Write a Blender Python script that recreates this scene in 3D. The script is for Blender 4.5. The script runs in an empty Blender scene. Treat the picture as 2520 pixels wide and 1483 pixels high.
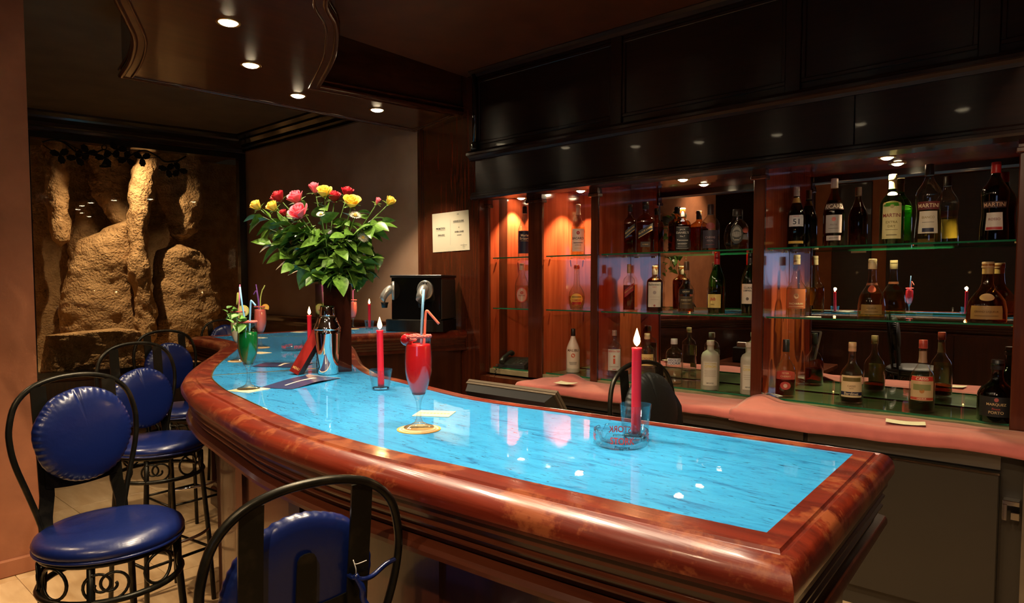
import bpy, bmesh, math, random
from math import sin, cos, pi, radians, sqrt, atan2
from mathutils import Vector, Matrix, noise
random.seed(7)
SC = bpy.context.scene
COL = SC.collection
V = Vector

# ------------------------------------------------------------------ camera
FPX, CXP, CYP = 1625.0, 1260.0, 781.5            # focal length and principal point for a 2520 x 1483 frame
YAW, PITCH, CAMZ = radians(41.05), radians(2.94), 1.445
cam = bpy.data.cameras.new('camera')
cam.sensor_width = 36.0
cam.lens = FPX / 2520.0 * 36.0
cam.shift_y = (CYP - 741.5) / 2520.0
cam.clip_start = 0.05
cam_ob = bpy.data.objects.new('camera', cam)
cam_ob.location = (0, 0, CAMZ)
cam_ob.rotation_euler = (pi / 2 - PITCH, 0, YAW)
COL.objects.link(cam_ob)
SC.camera = cam_ob

# ------------------------------------------------------------------ world, exposure
W = bpy.data.worlds.new('night'); SC.world = W; W.use_nodes = True
bg = W.node_tree.nodes['Background']
bg.inputs[0].default_value = (1.0, 0.62, 0.36, 1)
bg.inputs[1].default_value = 0.006
SC.view_settings.view_transform = 'Standard'
SC.view_settings.look = 'None'
SC.view_settings.exposure = 0.0
SC.view_settings.gamma = 1.0
SC.view_settings.use_curve_mapping = False
SC.cycles.use_denoising = True
SC.cycles.max_bounces = 7
SC.cycles.diffuse_bounces = 3
SC.cycles.glossy_bounces = 4
SC.cycles.transmission_bounces = 6
SC.cycles.transparent_max_bounces = 16
SC.cycles.use_adaptive_sampling = True
SC.cycles.adaptive_threshold = 0.05
SC.cycles.sample_clamp_indirect = 4.0
SC.cycles.caustics_reflective = False
SC.cycles.caustics_refractive = False
BAR_SPOT_W = 185.0
NICHE_SPOT_W = 62.0
WARM = (1.0, 0.80, 0.56)

# survey helpers: world position of a sighted point on a known plane
FW = V((-sin(YAW) * cos(PITCH), cos(YAW) * cos(PITCH), -sin(PITCH)))
RT = V((cos(YAW), sin(YAW), 0)); UPV = RT.cross(FW); CAM = V((0, 0, CAMZ))
def ray(x, y): return FW + RT * ((x - CXP) / FPX) - UPV * ((y - CYP) / FPX)
def on_z(x, y, z): d = ray(x, y); return CAM + d * ((z - CAMZ) / d.z)
def on_y(x, y, Y): d = ray(x, y); return CAM + d * (Y / d.y)
def on_plane(x, y, p, n): d = ray(x, y); return CAM + d * ((V(p) - CAM).dot(V(n)) / d.dot(V(n)))

# ------------------------------------------------------------------ materials
MATS = {}
def newmat(name):
    m = bpy.data.materials.new(name); m.use_nodes = True
    nt = m.node_tree
    for n in list(nt.nodes): nt.nodes.remove(n)
    out = nt.nodes.new('ShaderNodeOutputMaterial')
    MATS[name] = m
    return m, nt, out
def pbr(name, col, rough=0.5, metal=0.0, spec=0.5, coat=0.0, coat_rough=0.05, trans=0.0, ior=1.45, emit=None, estr=0.0,
        var=0.0, vscale=20.0, bump=0.0, bscale=60.0, sheen=0.0, sss=0.0, stretch=(1, 1, 1), col2=None, detail=4.0, lo=.35, hi=.65, bdist=.01):
    m, nt, out = newmat(name)
    b = nt.nodes.new('ShaderNodeBsdfPrincipled')
    nt.links.new(b.outputs[0], out.inputs[0])
    c = (*col, 1)
    b.inputs['Base Color'].default_value = c
    b.inputs['Roughness'].default_value = rough
    b.inputs['Metallic'].default_value = metal
    b.inputs['Specular IOR Level'].default_value = spec
    b.inputs['Coat Weight'].default_value = coat
    b.inputs['Coat Roughness'].default_value = coat_rough
    b.inputs['Transmission Weight'].default_value = trans
    b.inputs['IOR'].default_value = ior
    b.inputs['Sheen Weight'].default_value = sheen
    if sss:
        b.inputs['Subsurface Weight'].default_value = sss
        b.inputs['Subsurface Radius'].default_value = (0.02, 0.006, 0.004)
    if emit:
        b.inputs['Emission Color'].default_value = (*emit, 1); b.inputs['Emission Strength'].default_value = estr
    if var or bump or col2:
        tc = nt.nodes.new('ShaderNodeTexCoord'); mp = nt.nodes.new('ShaderNodeMapping')
        mp.inputs['Scale'].default_value = stretch
        nt.links.new(tc.outputs['Object'], mp.inputs[0])
    if var or col2:
        nz = nt.nodes.new('ShaderNodeTexNoise'); nz.inputs['Scale'].default_value = vscale; nz.inputs['Detail'].default_value = detail
        nt.links.new(mp.outputs[0], nz.inputs['Vector'])
        rp = nt.nodes.new('ShaderNodeValToRGB')
        rp.color_ramp.elements[0].position = lo; rp.color_ramp.elements[1].position = hi
        c2 = col2 or tuple(min(1, x * (1 + var)) for x in col)
        c1 = col if col2 else tuple(x * (1 - var) for x in col)
        rp.color_ramp.elements[0].color = (*c1, 1); rp.color_ramp.elements[1].color = (*c2, 1)
        nt.links.new(nz.outputs[0], rp.inputs[0]); nt.links.new(rp.outputs[0], b.inputs['Base Color'])
    if bump:
        nb = nt.nodes.new('ShaderNodeTexNoise'); nb.inputs['Scale'].default_value = bscale; nb.inputs['Detail'].default_value = 3
        nt.links.new(mp.outputs[0], nb.inputs['Vector'])
        bp = nt.nodes.new('ShaderNodeBump'); bp.inputs['Strength'].default_value = bump; bp.inputs['Distance'].default_value = bdist
        nt.links.new(nb.outputs[0], bp.inputs['Height']); nt.links.new(bp.outputs[0], b.inputs['Normal'])
    return m
def thin_glass(name, tint=(1, 1, 1), ior=1.5, rough=0.0, gloss=1.0, edge=None, refl=.55):
    """thin sheet of glass: clear transmission with Fresnel reflection; edge = colour seen at grazing angles"""
    m, nt, out = newmat(name)
    t = nt.nodes.new('ShaderNodeBsdfTransparent'); t.inputs[0].default_value = (*tint, 1)
    g = nt.nodes.new('ShaderNodeBsdfGlossy'); g.inputs['Roughness'].default_value = rough
    g.inputs[0].default_value = (gloss, gloss, gloss, 1)
    lw = nt.nodes.new('ShaderNodeLayerWeight'); lw.inputs[0].default_value = 0.5
    pw = nt.nodes.new('ShaderNodeMath'); pw.operation = 'POWER'; pw.inputs[1].default_value = 4.0
    nt.links.new(lw.outputs['Facing'], pw.inputs[0])
    f0 = ((ior - 1) / (ior + 1)) ** 2
    fr = nt.nodes.new('ShaderNodeMath'); fr.operation = 'MULTIPLY_ADD'; fr.inputs[1].default_value = refl; fr.inputs[2].default_value = f0
    nt.links.new(pw.outputs[0], fr.inputs[0])
    mx = nt.nodes.new('ShaderNodeMixShader')
    if edge:
        p2 = nt.nodes.new('ShaderNodeMath'); p2.operation = 'POWER'; p2.inputs[1].default_value = 2.5
        nt.links.new(lw.outputs['Facing'], p2.inputs[0])
        mc = nt.nodes.new('ShaderNodeMix'); mc.data_type = 'RGBA'
        mc.inputs[6].default_value = (*tint, 1); mc.inputs[7].default_value = (*edge, 1)
        nt.links.new(p2.outputs[0], mc.inputs[0]); nt.links.new(mc.outputs[2], t.inputs[0])
    nt.links.new(fr.outputs[0], mx.inputs[0]); nt.links.new(t.outputs[0], mx.inputs[1]); nt.links.new(g.outputs[0], mx.inputs[2])
    nt.links.new(mx.outputs[0], out.inputs[0])
    return m
def emitter(name, col, s):
    m, nt, out = newmat(name)
    e = nt.nodes.new('ShaderNodeEmission'); e.inputs[0].default_value = (*col, 1); e.inputs[1].default_value = s
    nt.links.new(e.outputs[0], out.inputs[0])
    if s > 10: m.cycles.emission_sampling = 'NONE'          # the lamps' own spots and candle lights do the lighting
    return m
def wood(name, c1, c2, rough=0.25, axis='z', scale=1.0, coat=0.5, wear=None, spec=0.5, coat_rough=0.08, bump=0.0):
    """lacquered timber: grain stretched along one axis; wear = colour of rubbed patches"""
    m, nt, out = newmat(name)
    b = nt.nodes.new('ShaderNodeBsdfPrincipled'); nt.links.new(b.outputs[0], out.inputs[0])
    tc = nt.nodes.new('ShaderNodeTexCoord'); mp = nt.nodes.new('ShaderNodeMapping')
    s = {'x': (1.5, 28, 28), 'y': (28, 1.5, 28), 'z': (28, 28, 1.5)}[axis]
    mp.inputs['Scale'].default_value = tuple(k * scale for k in s)
    nt.links.new(tc.outputs['Object'], mp.inputs[0])
    n1 = nt.nodes.new('ShaderNodeTexNoise'); n1.inputs['Scale'].default_value = 1.0; n1.inputs['Detail'].default_value = 4; n1.inputs['Roughness'].default_value = .65
    nt.links.new(mp.outputs[0], n1.inputs['Vector'])
    rp = nt.nodes.new('ShaderNodeValToRGB'); rp.color_ramp.elements[0].position = .32; rp.color_ramp.elements[1].position = .68
    rp.color_ramp.elements[0].color = (*c1, 1); rp.color_ramp.elements[1].color = (*c2, 1)
    nt.links.new(n1.outputs[0], rp.inputs[0])
    last = rp.outputs[0]
    if wear:
        n2 = nt.nodes.new('ShaderNodeTexNoise'); n2.inputs['Scale'].default_value = 9; n2.inputs['Detail'].default_value = 6; n2.inputs['Roughness'].default_value = .7
        nt.links.new(tc.outputs['Object'], n2.inputs['Vector'])
        r2 = nt.nodes.new('ShaderNodeValToRGB'); r2.color_ramp.elements[0].position = .53; r2.color_ramp.elements[1].position = .61
        nt.links.new(n2.outputs[0], r2.inputs[0])
        mc = nt.nodes.new('ShaderNodeMix'); mc.data_type = 'RGBA'; mc.inputs[7].default_value = (*wear, 1)
        nt.links.new(r2.outputs[0], mc.inputs[0]); nt.links.new(last, mc.inputs[6]); last = mc.outputs[2]
    nt.links.new(last, b.inputs['Base Color'])
    b.inputs['Roughness'].default_value = rough; b.inputs['Coat Weight'].default_value = coat; b.inputs['Coat Roughness'].default_value = coat_rough
    b.inputs['Specular IOR Level'].default_value = spec
    if bump:
        bp = nt.nodes.new('ShaderNodeBump'); bp.inputs['Strength'].default_value = bump; bp.inputs['Distance'].default_value = .01
        nt.links.new(n1.outputs[0], bp.inputs['Height']); nt.links.new(bp.outputs[0], b.inputs['Normal']); nt.links.new(bp.outputs[0], b.inputs['Coat Normal'])
    return m

wood('mahogany_x', (.050, .012, .005), (.095, .025, .010), .22, 'x')
wood('mahogany_z', (.060, .012, .005), (.120, .026, .009), .25, 'z')
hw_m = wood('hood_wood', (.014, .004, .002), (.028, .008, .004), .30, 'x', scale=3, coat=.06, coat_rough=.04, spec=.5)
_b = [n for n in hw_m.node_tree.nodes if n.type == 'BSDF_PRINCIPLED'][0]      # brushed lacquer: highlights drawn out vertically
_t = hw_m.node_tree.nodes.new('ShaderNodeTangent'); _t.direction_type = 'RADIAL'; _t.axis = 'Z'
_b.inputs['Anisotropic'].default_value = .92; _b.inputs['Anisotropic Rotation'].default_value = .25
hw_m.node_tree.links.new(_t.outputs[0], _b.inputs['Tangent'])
wood('soffit_wood', (.050, .012, .0045), (.090, .024, .009), .3, 'y')
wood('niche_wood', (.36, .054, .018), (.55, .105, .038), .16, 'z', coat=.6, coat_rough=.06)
wood('rim_wood', (.070, .007, .003), (.185, .019, .006), .36, 'x', coat=.4, wear=(.25, .062, .020), coat_rough=.14, bump=.12)
wood('apron_wood', (.042, .009, .004), (.085, .020, .008), .3, 'x', coat=.4)
wood('body_wood', (.034, .008, .0035), (.066, .017, .007), .3, 'z', coat=.4)
wood('vase_wood', (.014, .003, .002), (.034, .008, .004), .1, 'z', coat=1.0, coat_rough=.02, bump=.0)
pbr('black_trim', (.012, .010, .009), .18, coat=.6, coat_rough=.08, bump=.05, bscale=15)
pbr('pink_plaster', (.38, .150, .072), .8, var=.12, vscale=5, bump=.12, bscale=35)
pbr('nook_plaster', (.38, .215, .125), .75, col2=(.47, .30, .195), vscale=2.3, bump=.1, bscale=30, detail=7)
pbr('ceiling_plaster', (.16, .12, .075), .85, var=.1, vscale=4)
pbr('ceiling_wood', (.10, .030, .012), .45, var=.15, vscale=6)
pbr('travertine', (.62, .40, .19), .32, col2=(.78, .56, .31), vscale=3.0, stretch=(1, 5, 1), detail=5, bump=.03, bscale=40)
pbr('grout', (.44, .32, .19), .8)
pbr('rock', (.42, .265, .135), .95, spec=.08, col2=(.60, .40, .215), vscale=9, bump=1.0, bscale=42, detail=4, bdist=.035)
pbr('niche_stone', (.26, .21, .11), .3, col2=(.40, .34, .19), vscale=6, detail=6)
pbr('iron', (.012, .011, .010), .42, metal=.6)
pbr('black_metal', (.022, .020, .014), .34, metal=.75, col2=(.055, .047, .030), vscale=22, lo=.5, hi=.75)
pbr('blue_vinyl', (.004, .012, .088), .32, spec=.6, coat=.25, coat_rough=.18, bump=.06, bscale=70)
pbr('black_vinyl', (.010, .011, .010), .5, bump=.15, bscale=14)
pbr('brass', (.80, .56, .22), .28, metal=1.0)
pbr('chrome', (.80, .79, .77), .06, metal=1.0)
pbr('silver_plastic', (.62, .61, .56), .28, metal=.6)
pbr('black_gloss', (.006, .006, .006), .08, coat=.5)
pbr('black_plastic', (.012, .012, .011), .38)
pbr('dark_grey', (.055, .050, .042), .5)
pbr('tan_plastic', (.11, .08, .048), .5)
pbr('steel', (.22, .19, .15), .34, metal=.9, var=.08, vscale=3, stretch=(.3, 1, 8))
pbr('steel_door', (.045, .036, .024), .45, metal=.4, var=.05, vscale=2)
pbr('pink_cloth', (.54, .135, .112), .85, sheen=.3, var=.07, vscale=14, bump=.12, bscale=9)
pbr('paper', (.80, .72, .52), .7)
pbr('paper_white', (.86, .84, .78), .7)
pbr('ink', (.03, .025, .025), .6)
pbr('red_ink', (.85, .04, .03), .45)
pbr('wax', (.80, .016, .035), .42, spec=.4, sss=.8)
pbr('wick', (.02, .015, .01), .9)
emitter('flame', (1.0, .58, .20), 26.0)
emitter('lamp_glow', (1.0, .80, .50), 60.0)
thin_glass('clear_glass', (.985, .99, .985), 1.5, edge=(.66, .70, .70), refl=.35)
thin_glass('ashtray_glass', (.95, .97, .97), 1.6, edge=(.60, .64, .66), refl=.9)
thin_glass('stem_glass', (.96, .97, .96), 1.9, edge=(.22, .20, .17), refl=.9)
thin_glass('pane_glass', (.97, .98, .97), 1.22)
thin_glass('shelf_glass', (.86, .95, .90), 1.35)
pbr('shelf_edge', (.015, .15, .07), .12)
pbr('solid_glass', (1, 1, 1), 0.0, trans=1.0, ior=1.48)
pbr('red_juice', (.95, .022, .030), .25, sss=.9)
pbr('pink_juice', (.95, .22, .18), .3, sss=.8)
pbr('green_juice', (.004, .15, .03), .12, coat=.3)
pbr('pale_juice', (.78, .68, .42), .3)
pbr('sugar_rim', (.82, .16, .13), .75, bump=.8, bscale=300)
pbr('mint', (.10, .26, .035), .5, var=.35, vscale=30)
pbr('lime', (.62, .60, .10), .4)
pbr('orange_fruit', (.95, .45, .05), .4)
pbr('cherry', (.35, .006, .012), .08, coat=.6)
pbr('straw_blue', (.22, .50, .78), .3); pbr('straw_red', (.88, .20, .12), .3); pbr('straw_pink', (.70, .16, .36), .3)
pbr('straw_yellow', (.62, .70, .16), .3); pbr('straw_purple', (.22, .08, .40), .3)
pbr('coaster_cream', (.62, .53, .33), .7); pbr('coaster_orange', (.55, .27, .06), .7)
pbr('menu_red', (.17, .010, .008), .28, coat=.4, var=.5, vscale=9, stretch=(3, 3, .6))
pbr('menu_edge', (.025, .012, .008), .4)
pbr('leaflet_blue', (.032, .042, .115), .3, coat=.3); pbr('leaflet_white', (.78, .66, .52), .4); pbr('gold_ink', (.85, .55, .20), .35, metal=.5)
pbr('rose_yellow', (.90, .60, .07), .55, sss=.1); pbr('rose_pink', (.86, .14, .20), .5, sss=.1); pbr('rose_red', (.42, .006, .018), .5); pbr('daisy', (.88, .86, .70), .6)
pbr('rose_leaf', (.055, .13, .016), .33, col2=(.11, .22, .030), vscale=7, spec=.5); pbr('stem_green', (.10, .19, .035), .45)
pbr('mirror', (.86, .84, .80), .0, metal=1.0)

def blue_glass():
    m, nt, out = newmat('blue_glass')
    b = nt.nodes.new('ShaderNodeBsdfPrincipled'); nt.links.new(b.outputs[0], out.inputs[0])
    tc = nt.nodes.new('ShaderNodeTexCoord')
    mp = nt.nodes.new('ShaderNodeMapping'); mp.inputs['Scale'].default_value = (9, 42, 1); mp.inputs['Rotation'].default_value = (0, 0, .25)
    nt.links.new(tc.outputs['Object'], mp.inputs[0])
    n1 = nt.nodes.new('ShaderNodeTexNoise'); n1.inputs['Scale'].default_value = 1.0; n1.inputs['Detail'].default_value = 5; n1.inputs['Distortion'].default_value = 1.2
    nt.links.new(mp.outputs[0], n1.inputs['Vector'])
    rp = nt.nodes.new('ShaderNodeValToRGB')
    e = rp.color_ramp.elements
    e[0].position = .26; e[0].color = (.012, .14, .36, 1); e[1].position = .42; e[1].color = (.024, .285, .63, 1)
    k = rp.color_ramp.elements.new(.66); k.color = (.034, .345, .70, 1)
    nt.links.new(n1.outputs[0], rp.inputs[0])
    m3 = nt.nodes.new('ShaderNodeMapping'); m3.inputs['Scale'].default_value = (22, 110, 1); m3.inputs['Rotation'].default_value = (0, 0, -.35)
    nt.links.new(tc.outputs['Object'], m3.inputs[0])
    n3 = nt.nodes.new('ShaderNodeTexNoise'); n3.inputs['Scale'].default_value = 1.0; n3.inputs['Detail'].default_value = 4; n3.inputs['Distortion'].default_value = 2.5
    nt.links.new(m3.outputs[0], n3.inputs['Vector'])
    r3 = nt.nodes.new('ShaderNodeValToRGB'); r3.color_ramp.elements[0].position = .30; r3.color_ramp.elements[0].color = (.12, .16, .2, 1); r3.color_ramp.elements[1].position = .40; r3.color_ramp.elements[1].color = (1, 1, 1, 1)
    nt.links.new(n3.outputs[0], r3.inputs[0])
    mm = nt.nodes.new('ShaderNodeMix'); mm.data_type = 'RGBA'; mm.blend_type = 'MULTIPLY'; mm.inputs[0].default_value = 1.0
    nt.links.new(rp.outputs[0], mm.inputs[6]); nt.links.new(r3.outputs[0], mm.inputs[7]); nt.links.new(mm.outputs[2], b.inputs['Base Color'])
    b.inputs['Roughness'].default_value = .55
    b.inputs['Specular IOR Level'].default_value = .2
    b.inputs['Coat Weight'].default_value = 1.0; b.inputs['Coat Roughness'].default_value = .015
    bp = nt.nodes.new('ShaderNodeBump'); bp.inputs['Strength'].default_value = .35; bp.inputs['Distance'].default_value = .004
    nt.links.new(n1.outputs[0], bp.inputs['Height']); nt.links.new(bp.outputs[0], b.inputs['Normal'])
    n2 = nt.nodes.new('ShaderNodeTexNoise'); n2.inputs['Scale'].default_value = 26; n2.inputs['Detail'].default_value = 3
    nt.links.new(tc.outputs['Object'], n2.inputs['Vector'])
    b2 = nt.nodes.new('ShaderNodeBump'); b2.inputs['Strength'].default_value = .02; b2.inputs['Distance'].default_value = .004
    nt.links.new(n2.outputs[0], b2.inputs['Height']); nt.links.new(b2.outputs[0], b.inputs['Coat Normal'])
blue_glass()
_mc = {}
def paint(col, rough=.45):
    k = tuple(round(c, 3) for c in col) + (rough,)
    if k not in _mc: _mc[k] = pbr('print_%d' % len(_mc), col, rough)
    return _mc[k]

# ------------------------------------------------------------------ mesh helpers
class MB:
    def __init__(s): s.v = []; s.f = []; s.smooth = set()
    def add(s, vs, fs, smooth=False):
        o = len(s.v); s.v += [tuple(p) for p in vs]
        for f in fs:
            if smooth: s.smooth.add(len(s.f))
            s.f.append(tuple(i + o for i in f))
        return s
    def box(s, x0, x1, y0, y1, z0, z1, bev=0.0):
        if bev <= 0:
            vs = [(x, y, z) for z in (z0, z1) for y in (y0, y1) for x in (x0, x1)]
            return s.add(vs, [(0, 2, 3, 1), (4, 5, 7, 6), (0, 1, 5, 4), (2, 6, 7, 3), (0, 4, 6, 2), (1, 3, 7, 5)])
        b = bev
        rings = []
        for z, i in ((z0, b), (z0 + b, 0), (z1 - b, 0), (z1, b)):
            rings.append([(x0 + b, y0 + i, z), (x1 - b, y0 + i, z), (x1 - i, y0 + b, z), (x1 - i, y1 - b, z),
                          (x1 - b, y1 - i, z), (x0 + b, y1 - i, z), (x0 + i, y1 - b, z), (x0 + i, y0 + b, z)])
        return s.loft(rings, True, True, True, smooth=False)
    def loft(s, rings, closed=True, cap0=False, cap1=False, smooth=True):
        n = len(rings[0]); vs = [p for r in rings for p in r]; fs = []
        for i in range(len(rings) - 1):
            for j in range(n if closed else n - 1):
                k = (j + 1) % n
                fs.append((i * n + j, i * n + k, (i + 1) * n + k, (i + 1) * n + j))
        s.add(vs, fs, smooth)
        o = len(s.v) - len(vs)
        if cap0: s.f.append(tuple(o + j for j in reversed(range(n))))
        if cap1: s.f.append(tuple(o + (len(rings) - 1) * n + j for j in range(n)))
        return s
    def lathe(s, prof, n=24, c=(0, 0, 0), cap0=True, cap1=True, sq=None, ax=(1, 1), smooth=True):
        """prof = [(radius, z)]; sq = superellipse exponent for squarish bodies (None = round)"""
        rings = []
        for r, z in prof:
            ring = []
            for j in range(n):
                a = 2 * pi * j / n
                if sq:
                    k = (abs(cos(a)) ** sq + abs(sin(a)) ** sq) ** (-1 / sq)
                else: k = 1
                ring.append((c[0] + r * k * cos(a) * ax[0], c[1] + r * k * sin(a) * ax[1], c[2] + z))
            rings.append(ring)
        return s.loft(rings, True, cap0, cap1, smooth)
    def tube(s, pts, r, n=8, closed=False, caps=True):
        pts = [V(p) for p in pts]; m = len(pts); rings = []; up = None
        rr = r if isinstance(r, (list, tuple)) else [r] * m
        for i in range(m):
            if closed: t = pts[(i + 1) % m] - pts[i - 1]
            else: t = pts[min(i + 1, m - 1)] - pts[max(i - 1, 0)]
            t.normalize()
            if up is None:
                up = V((0, 0, 1)) if abs(t.z) < .9 else V((1, 0, 0))
            a = (up - t * up.dot(t))
            if a.length < 1e-6: a = t.orthogonal()
            a.normalize(); b = t.cross(a); up = a
            rings.append([pts[i] + (a * cos(2 * pi * j / n) + b * sin(2 * pi * j / n)) * rr[i] for j in range(n)])
        if closed: rings.append(rings[0])
        return s.loft(rings, True, caps and not closed, caps and not closed)
    def prism(s, poly, z0, z1):
        n = len(poly)
        return s.loft([[(p[0], p[1], z0) for p in poly], [(p[0], p[1], z1) for p in poly]], True, True, True, smooth=False)
    def sphere(s, c, r, n=12, m=8, sc=(1, 1, 1)):
        prof = [(sin(pi * i / m), -cos(pi * i / m)) for i in range(m + 1)]
        rings = [[(c[0] + r * sc[0] * max(q, 1e-4) * cos(2 * pi * j / n), c[1] + r * sc[1] * max(q, 1e-4) * sin(2 * pi * j / n), c[2] + r * sc[2] * z) for j in range(n)] for q, z in prof]
        return s.loft(rings, True, True, True)
    def xf(s, M):
        s.v = [tuple(M @ V(p)) for p in s.v]; return s
    def build(s, name, mat, parent=None, loc=None, auto=None):
        me = bpy.data.meshes.new(name)
        me.from_pydata(s.v, [], s.f); 
        if s.smooth:
            sm = [i in s.smooth for i in range(len(s.f))]
            me.polygons.foreach_set('use_smooth', sm)
        me.update()
        if auto:
            me.polygons.foreach_set('use_smooth', [True] * len(s.f)); me.set_sharp_from_angle(angle=radians(auto))
        me.materials.append(mat if not isinstance(mat, str) else MATS[mat])
        o = bpy.data.objects.new(name, me); COL.objects.link(o)
        if parent: o.parent = parent
        if loc is not None: o.location = loc
        return o
def fix_normals(o):
    bm = bmesh.new(); bm.from_mesh(o.data); bmesh.ops.recalc_face_normals(bm, faces=bm.faces); bm.to_mesh(o.data); bm.free(); return o
def tag(o, label=None, cat=None, group=None, kind=None):
    if label: o['label'] = label
    if cat: o['category'] = cat
    if group: o['group'] = group
    if kind: o['kind'] = kind
    return o
def thing(name, label, cat, loc=(0, 0, 0), rz=0.0, group=None):
    o = bpy.data.objects.new(name, None); COL.objects.link(o); o.empty_display_size = .05
    o.location = loc; o.rotation_euler = (0, 0, rz)
    return tag(o, label, cat, group)
def struct(name, mb, mat, parent=None):
    o = mb.build(name, mat, parent)
    if not parent: o['kind'] = 'structure'
    return o
def copy_tree(o, parent=None):
    c = o.copy(); COL.objects.link(c); c.parent = parent
    for ch in o.children: copy_tree(ch, c)
    return c
def catmull(pts, k=6, closed=False):
    pts = [V(p) for p in pts]; n = len(pts); out = []
    for i in range(n if closed else n - 1):
        p0, p1, p2, p3 = (pts[(i - 1) % n], pts[i], pts[(i + 1) % n], pts[(i + 2) % n]) if closed else (pts[max(i - 1, 0)], pts[i], pts[i + 1], pts[min(i + 2, n - 1)])
        for j in range(k):
            t = j / k
            out.append(.5 * ((2 * p1) + (-p0 + p2) * t + (2 * p0 - 5 * p1 + 4 * p2 - p3) * t * t + (-p0 + 3 * p1 - 3 * p2 + p3) * t ** 3))
    if not closed: out.append(pts[-1])
    return out
def offset_loop(poly, d):
    """offset a closed 2-D loop (counter-clockwise) outwards; d = number, or one distance per edge i -> i + 1"""
    n = len(poly); out = []
    for i in range(n):
        a, b, c = V(poly[i - 1][:2]), V(poly[i][:2]), V(poly[(i + 1) % n][:2])
        e1 = (b - a).normalized(); e2 = (c - b).normalized()
        n1 = V((e1.y, -e1.x)); n2 = V((e2.y, -e2.x))
        d1, d2 = (d[i - 1], d[i]) if isinstance(d, (list, tuple)) else (d, d)
        den = e1.x * e2.y - e1.y * e2.x
        if abs(den) < .25:
            m = (n1 + n2).normalized(); out.append(b + m * ((d1 + d2) / 2) / max(.5, m.dot(n1)))
        else:
            p1 = b + n1 * d1; p2 = b + n2 * d2; w = p2 - p1
            out.append(p1 + e1 * ((w.x * e2.y - w.y * e2.x) / den))
    return out
_txt = {}
def text_polys(s):
    """flat mesh of a line of lettering, height 1, centred"""
    if s in _txt: return _txt[s]
    cu = bpy.data.curves.new('lettering', 'FONT'); cu.body = s; cu.align_x = 'CENTER'; cu.resolution_u = 3; cu.offset = .012
    ob = bpy.data.objects.new('lettering', cu); COL.objects.link(ob)
    dg = bpy.context.evaluated_depsgraph_get(); dg.update()
    me = bpy.data.meshes.new_from_object(ob.evaluated_get(dg))
    vs = [tuple(v.co) for v in me.vertices]; fs = [tuple(p.vertices) for p in me.polygons]
    bpy.data.objects.remove(ob); bpy.data.curves.remove(cu); bpy.data.meshes.remove(me)
    if vs:
        x0 = min(v[0] for v in vs); x1 = max(v[0] for v in vs); y0 = min(v[1] for v in vs); y1 = max(v[1] for v in vs)
        h = max(y1 - y0, 1e-4)
        vs = [((v[0] - (x0 + x1) / 2) / h, (v[1] - (y0 + y1) / 2) / h) for v in vs]
    _txt[s] = (vs, fs); return _txt[s]
def lettering(mb, s, h, place, wmax=None):
    """add lettering to a mesh builder; place(u, v) maps flat letters to 3-D"""
    vs, fs = text_polys(s)
    if not vs: return
    w = (max(v[0] for v in vs) - min(v[0] for v in vs)) * h
    k = min(1, wmax / w) if wmax else 1
    mb.add([place(v[0] * h * k, v[1] * h) for v in vs], fs)
# ================================================================== the room
CEIL = 3.05
floor = struct('floor', MB().box(-10.2, 3.2, -3.3, 4.1, -.06, -.006), 'grout')
TS = .50
tile_me = None
for i in range(17):
    for j in range(14):
        x = -7.4 + i * TS; y = -3.2 + j * TS
        if tile_me is None:
            t = MB().box(.0012, TS - .0012, .0012, TS - .0012, -.006, 0, .0008).build('tile', 'travertine', floor); tile_me = t.data
        else:
            t = bpy.data.objects.new('tile', tile_me); COL.objects.link(t); t.parent = floor
        t.location = (x, y, 0)
struct('ceiling', MB().box(-10.2, 3.2, -3.3, 4.1, CEIL, CEIL + .1), 'ceiling_plaster')
struct('ceiling_back', MB().box(-3.45, 3.2, 1.66, 3.47, 2.94, CEIL), 'ceiling_wood')
# pink pier at the left edge, running away from the bar
wl = struct('wall_left', MB().box(-4.16, -3.98, -1.16, .924, 0, CEIL), 'pink_plaster')
struct('baseboard_left', MB().box(-4.17, -3.962, -1.17, .936, 0, .085, .006), 'pink_plaster')
# nook wall (pink plaster, faces the camera) with chair rail
struct('wall_far', MB().box(-7.12, -4.13, 3.61, 3.78, 0, CEIL), 'nook_plaster')
def rail(name, a, b, prof, mat):
    """extrude a profile [(out, z)] along a straight wall line a -> b; 'out' points to the right of travel"""
    a, b = V(a), V(b); d = (b - a).normalized(); n = V((d.y, -d.x))
    mb = MB()
    mb.loft([[(p.x + n.x * o, p.y + n.y * o, z) for o, z in prof] for p in (a, b)], True, True, True, smooth=False)
    return fix_normals(struct(name, mb, mat))
RAILP = [(0, 1.02), (.02, 1.02), (.024, 1.045), (.018, 1.06), (.030, 1.085), (.042, 1.10), (.042, 1.115), (.03, 1.122), (0, 1.122)]
rail('trim_1', (-4.40, 3.61), (-7.05, 3.61), [(-o, z) for o, z in RAILP], 'mahogany_x')
CROWN = [(0, 2.885), (.03, 2.885), (.035, 2.91), (.055, 2.925), (.060, 2.955), (.095, 2.985), (.10, 3.005), (.135, 3.03), (.14, 3.055), (.0, 3.055)]
rail('trim_2', (-4.13, 3.61), (-7.05, 3.61), [(-o, z) for o, z in CROWN], 'black_trim')
struct('wall_far_wainscot', MB().box(-7.05, -4.40, 3.595, 3.612, 0, 1.03), 'mahogany_z')
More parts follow.
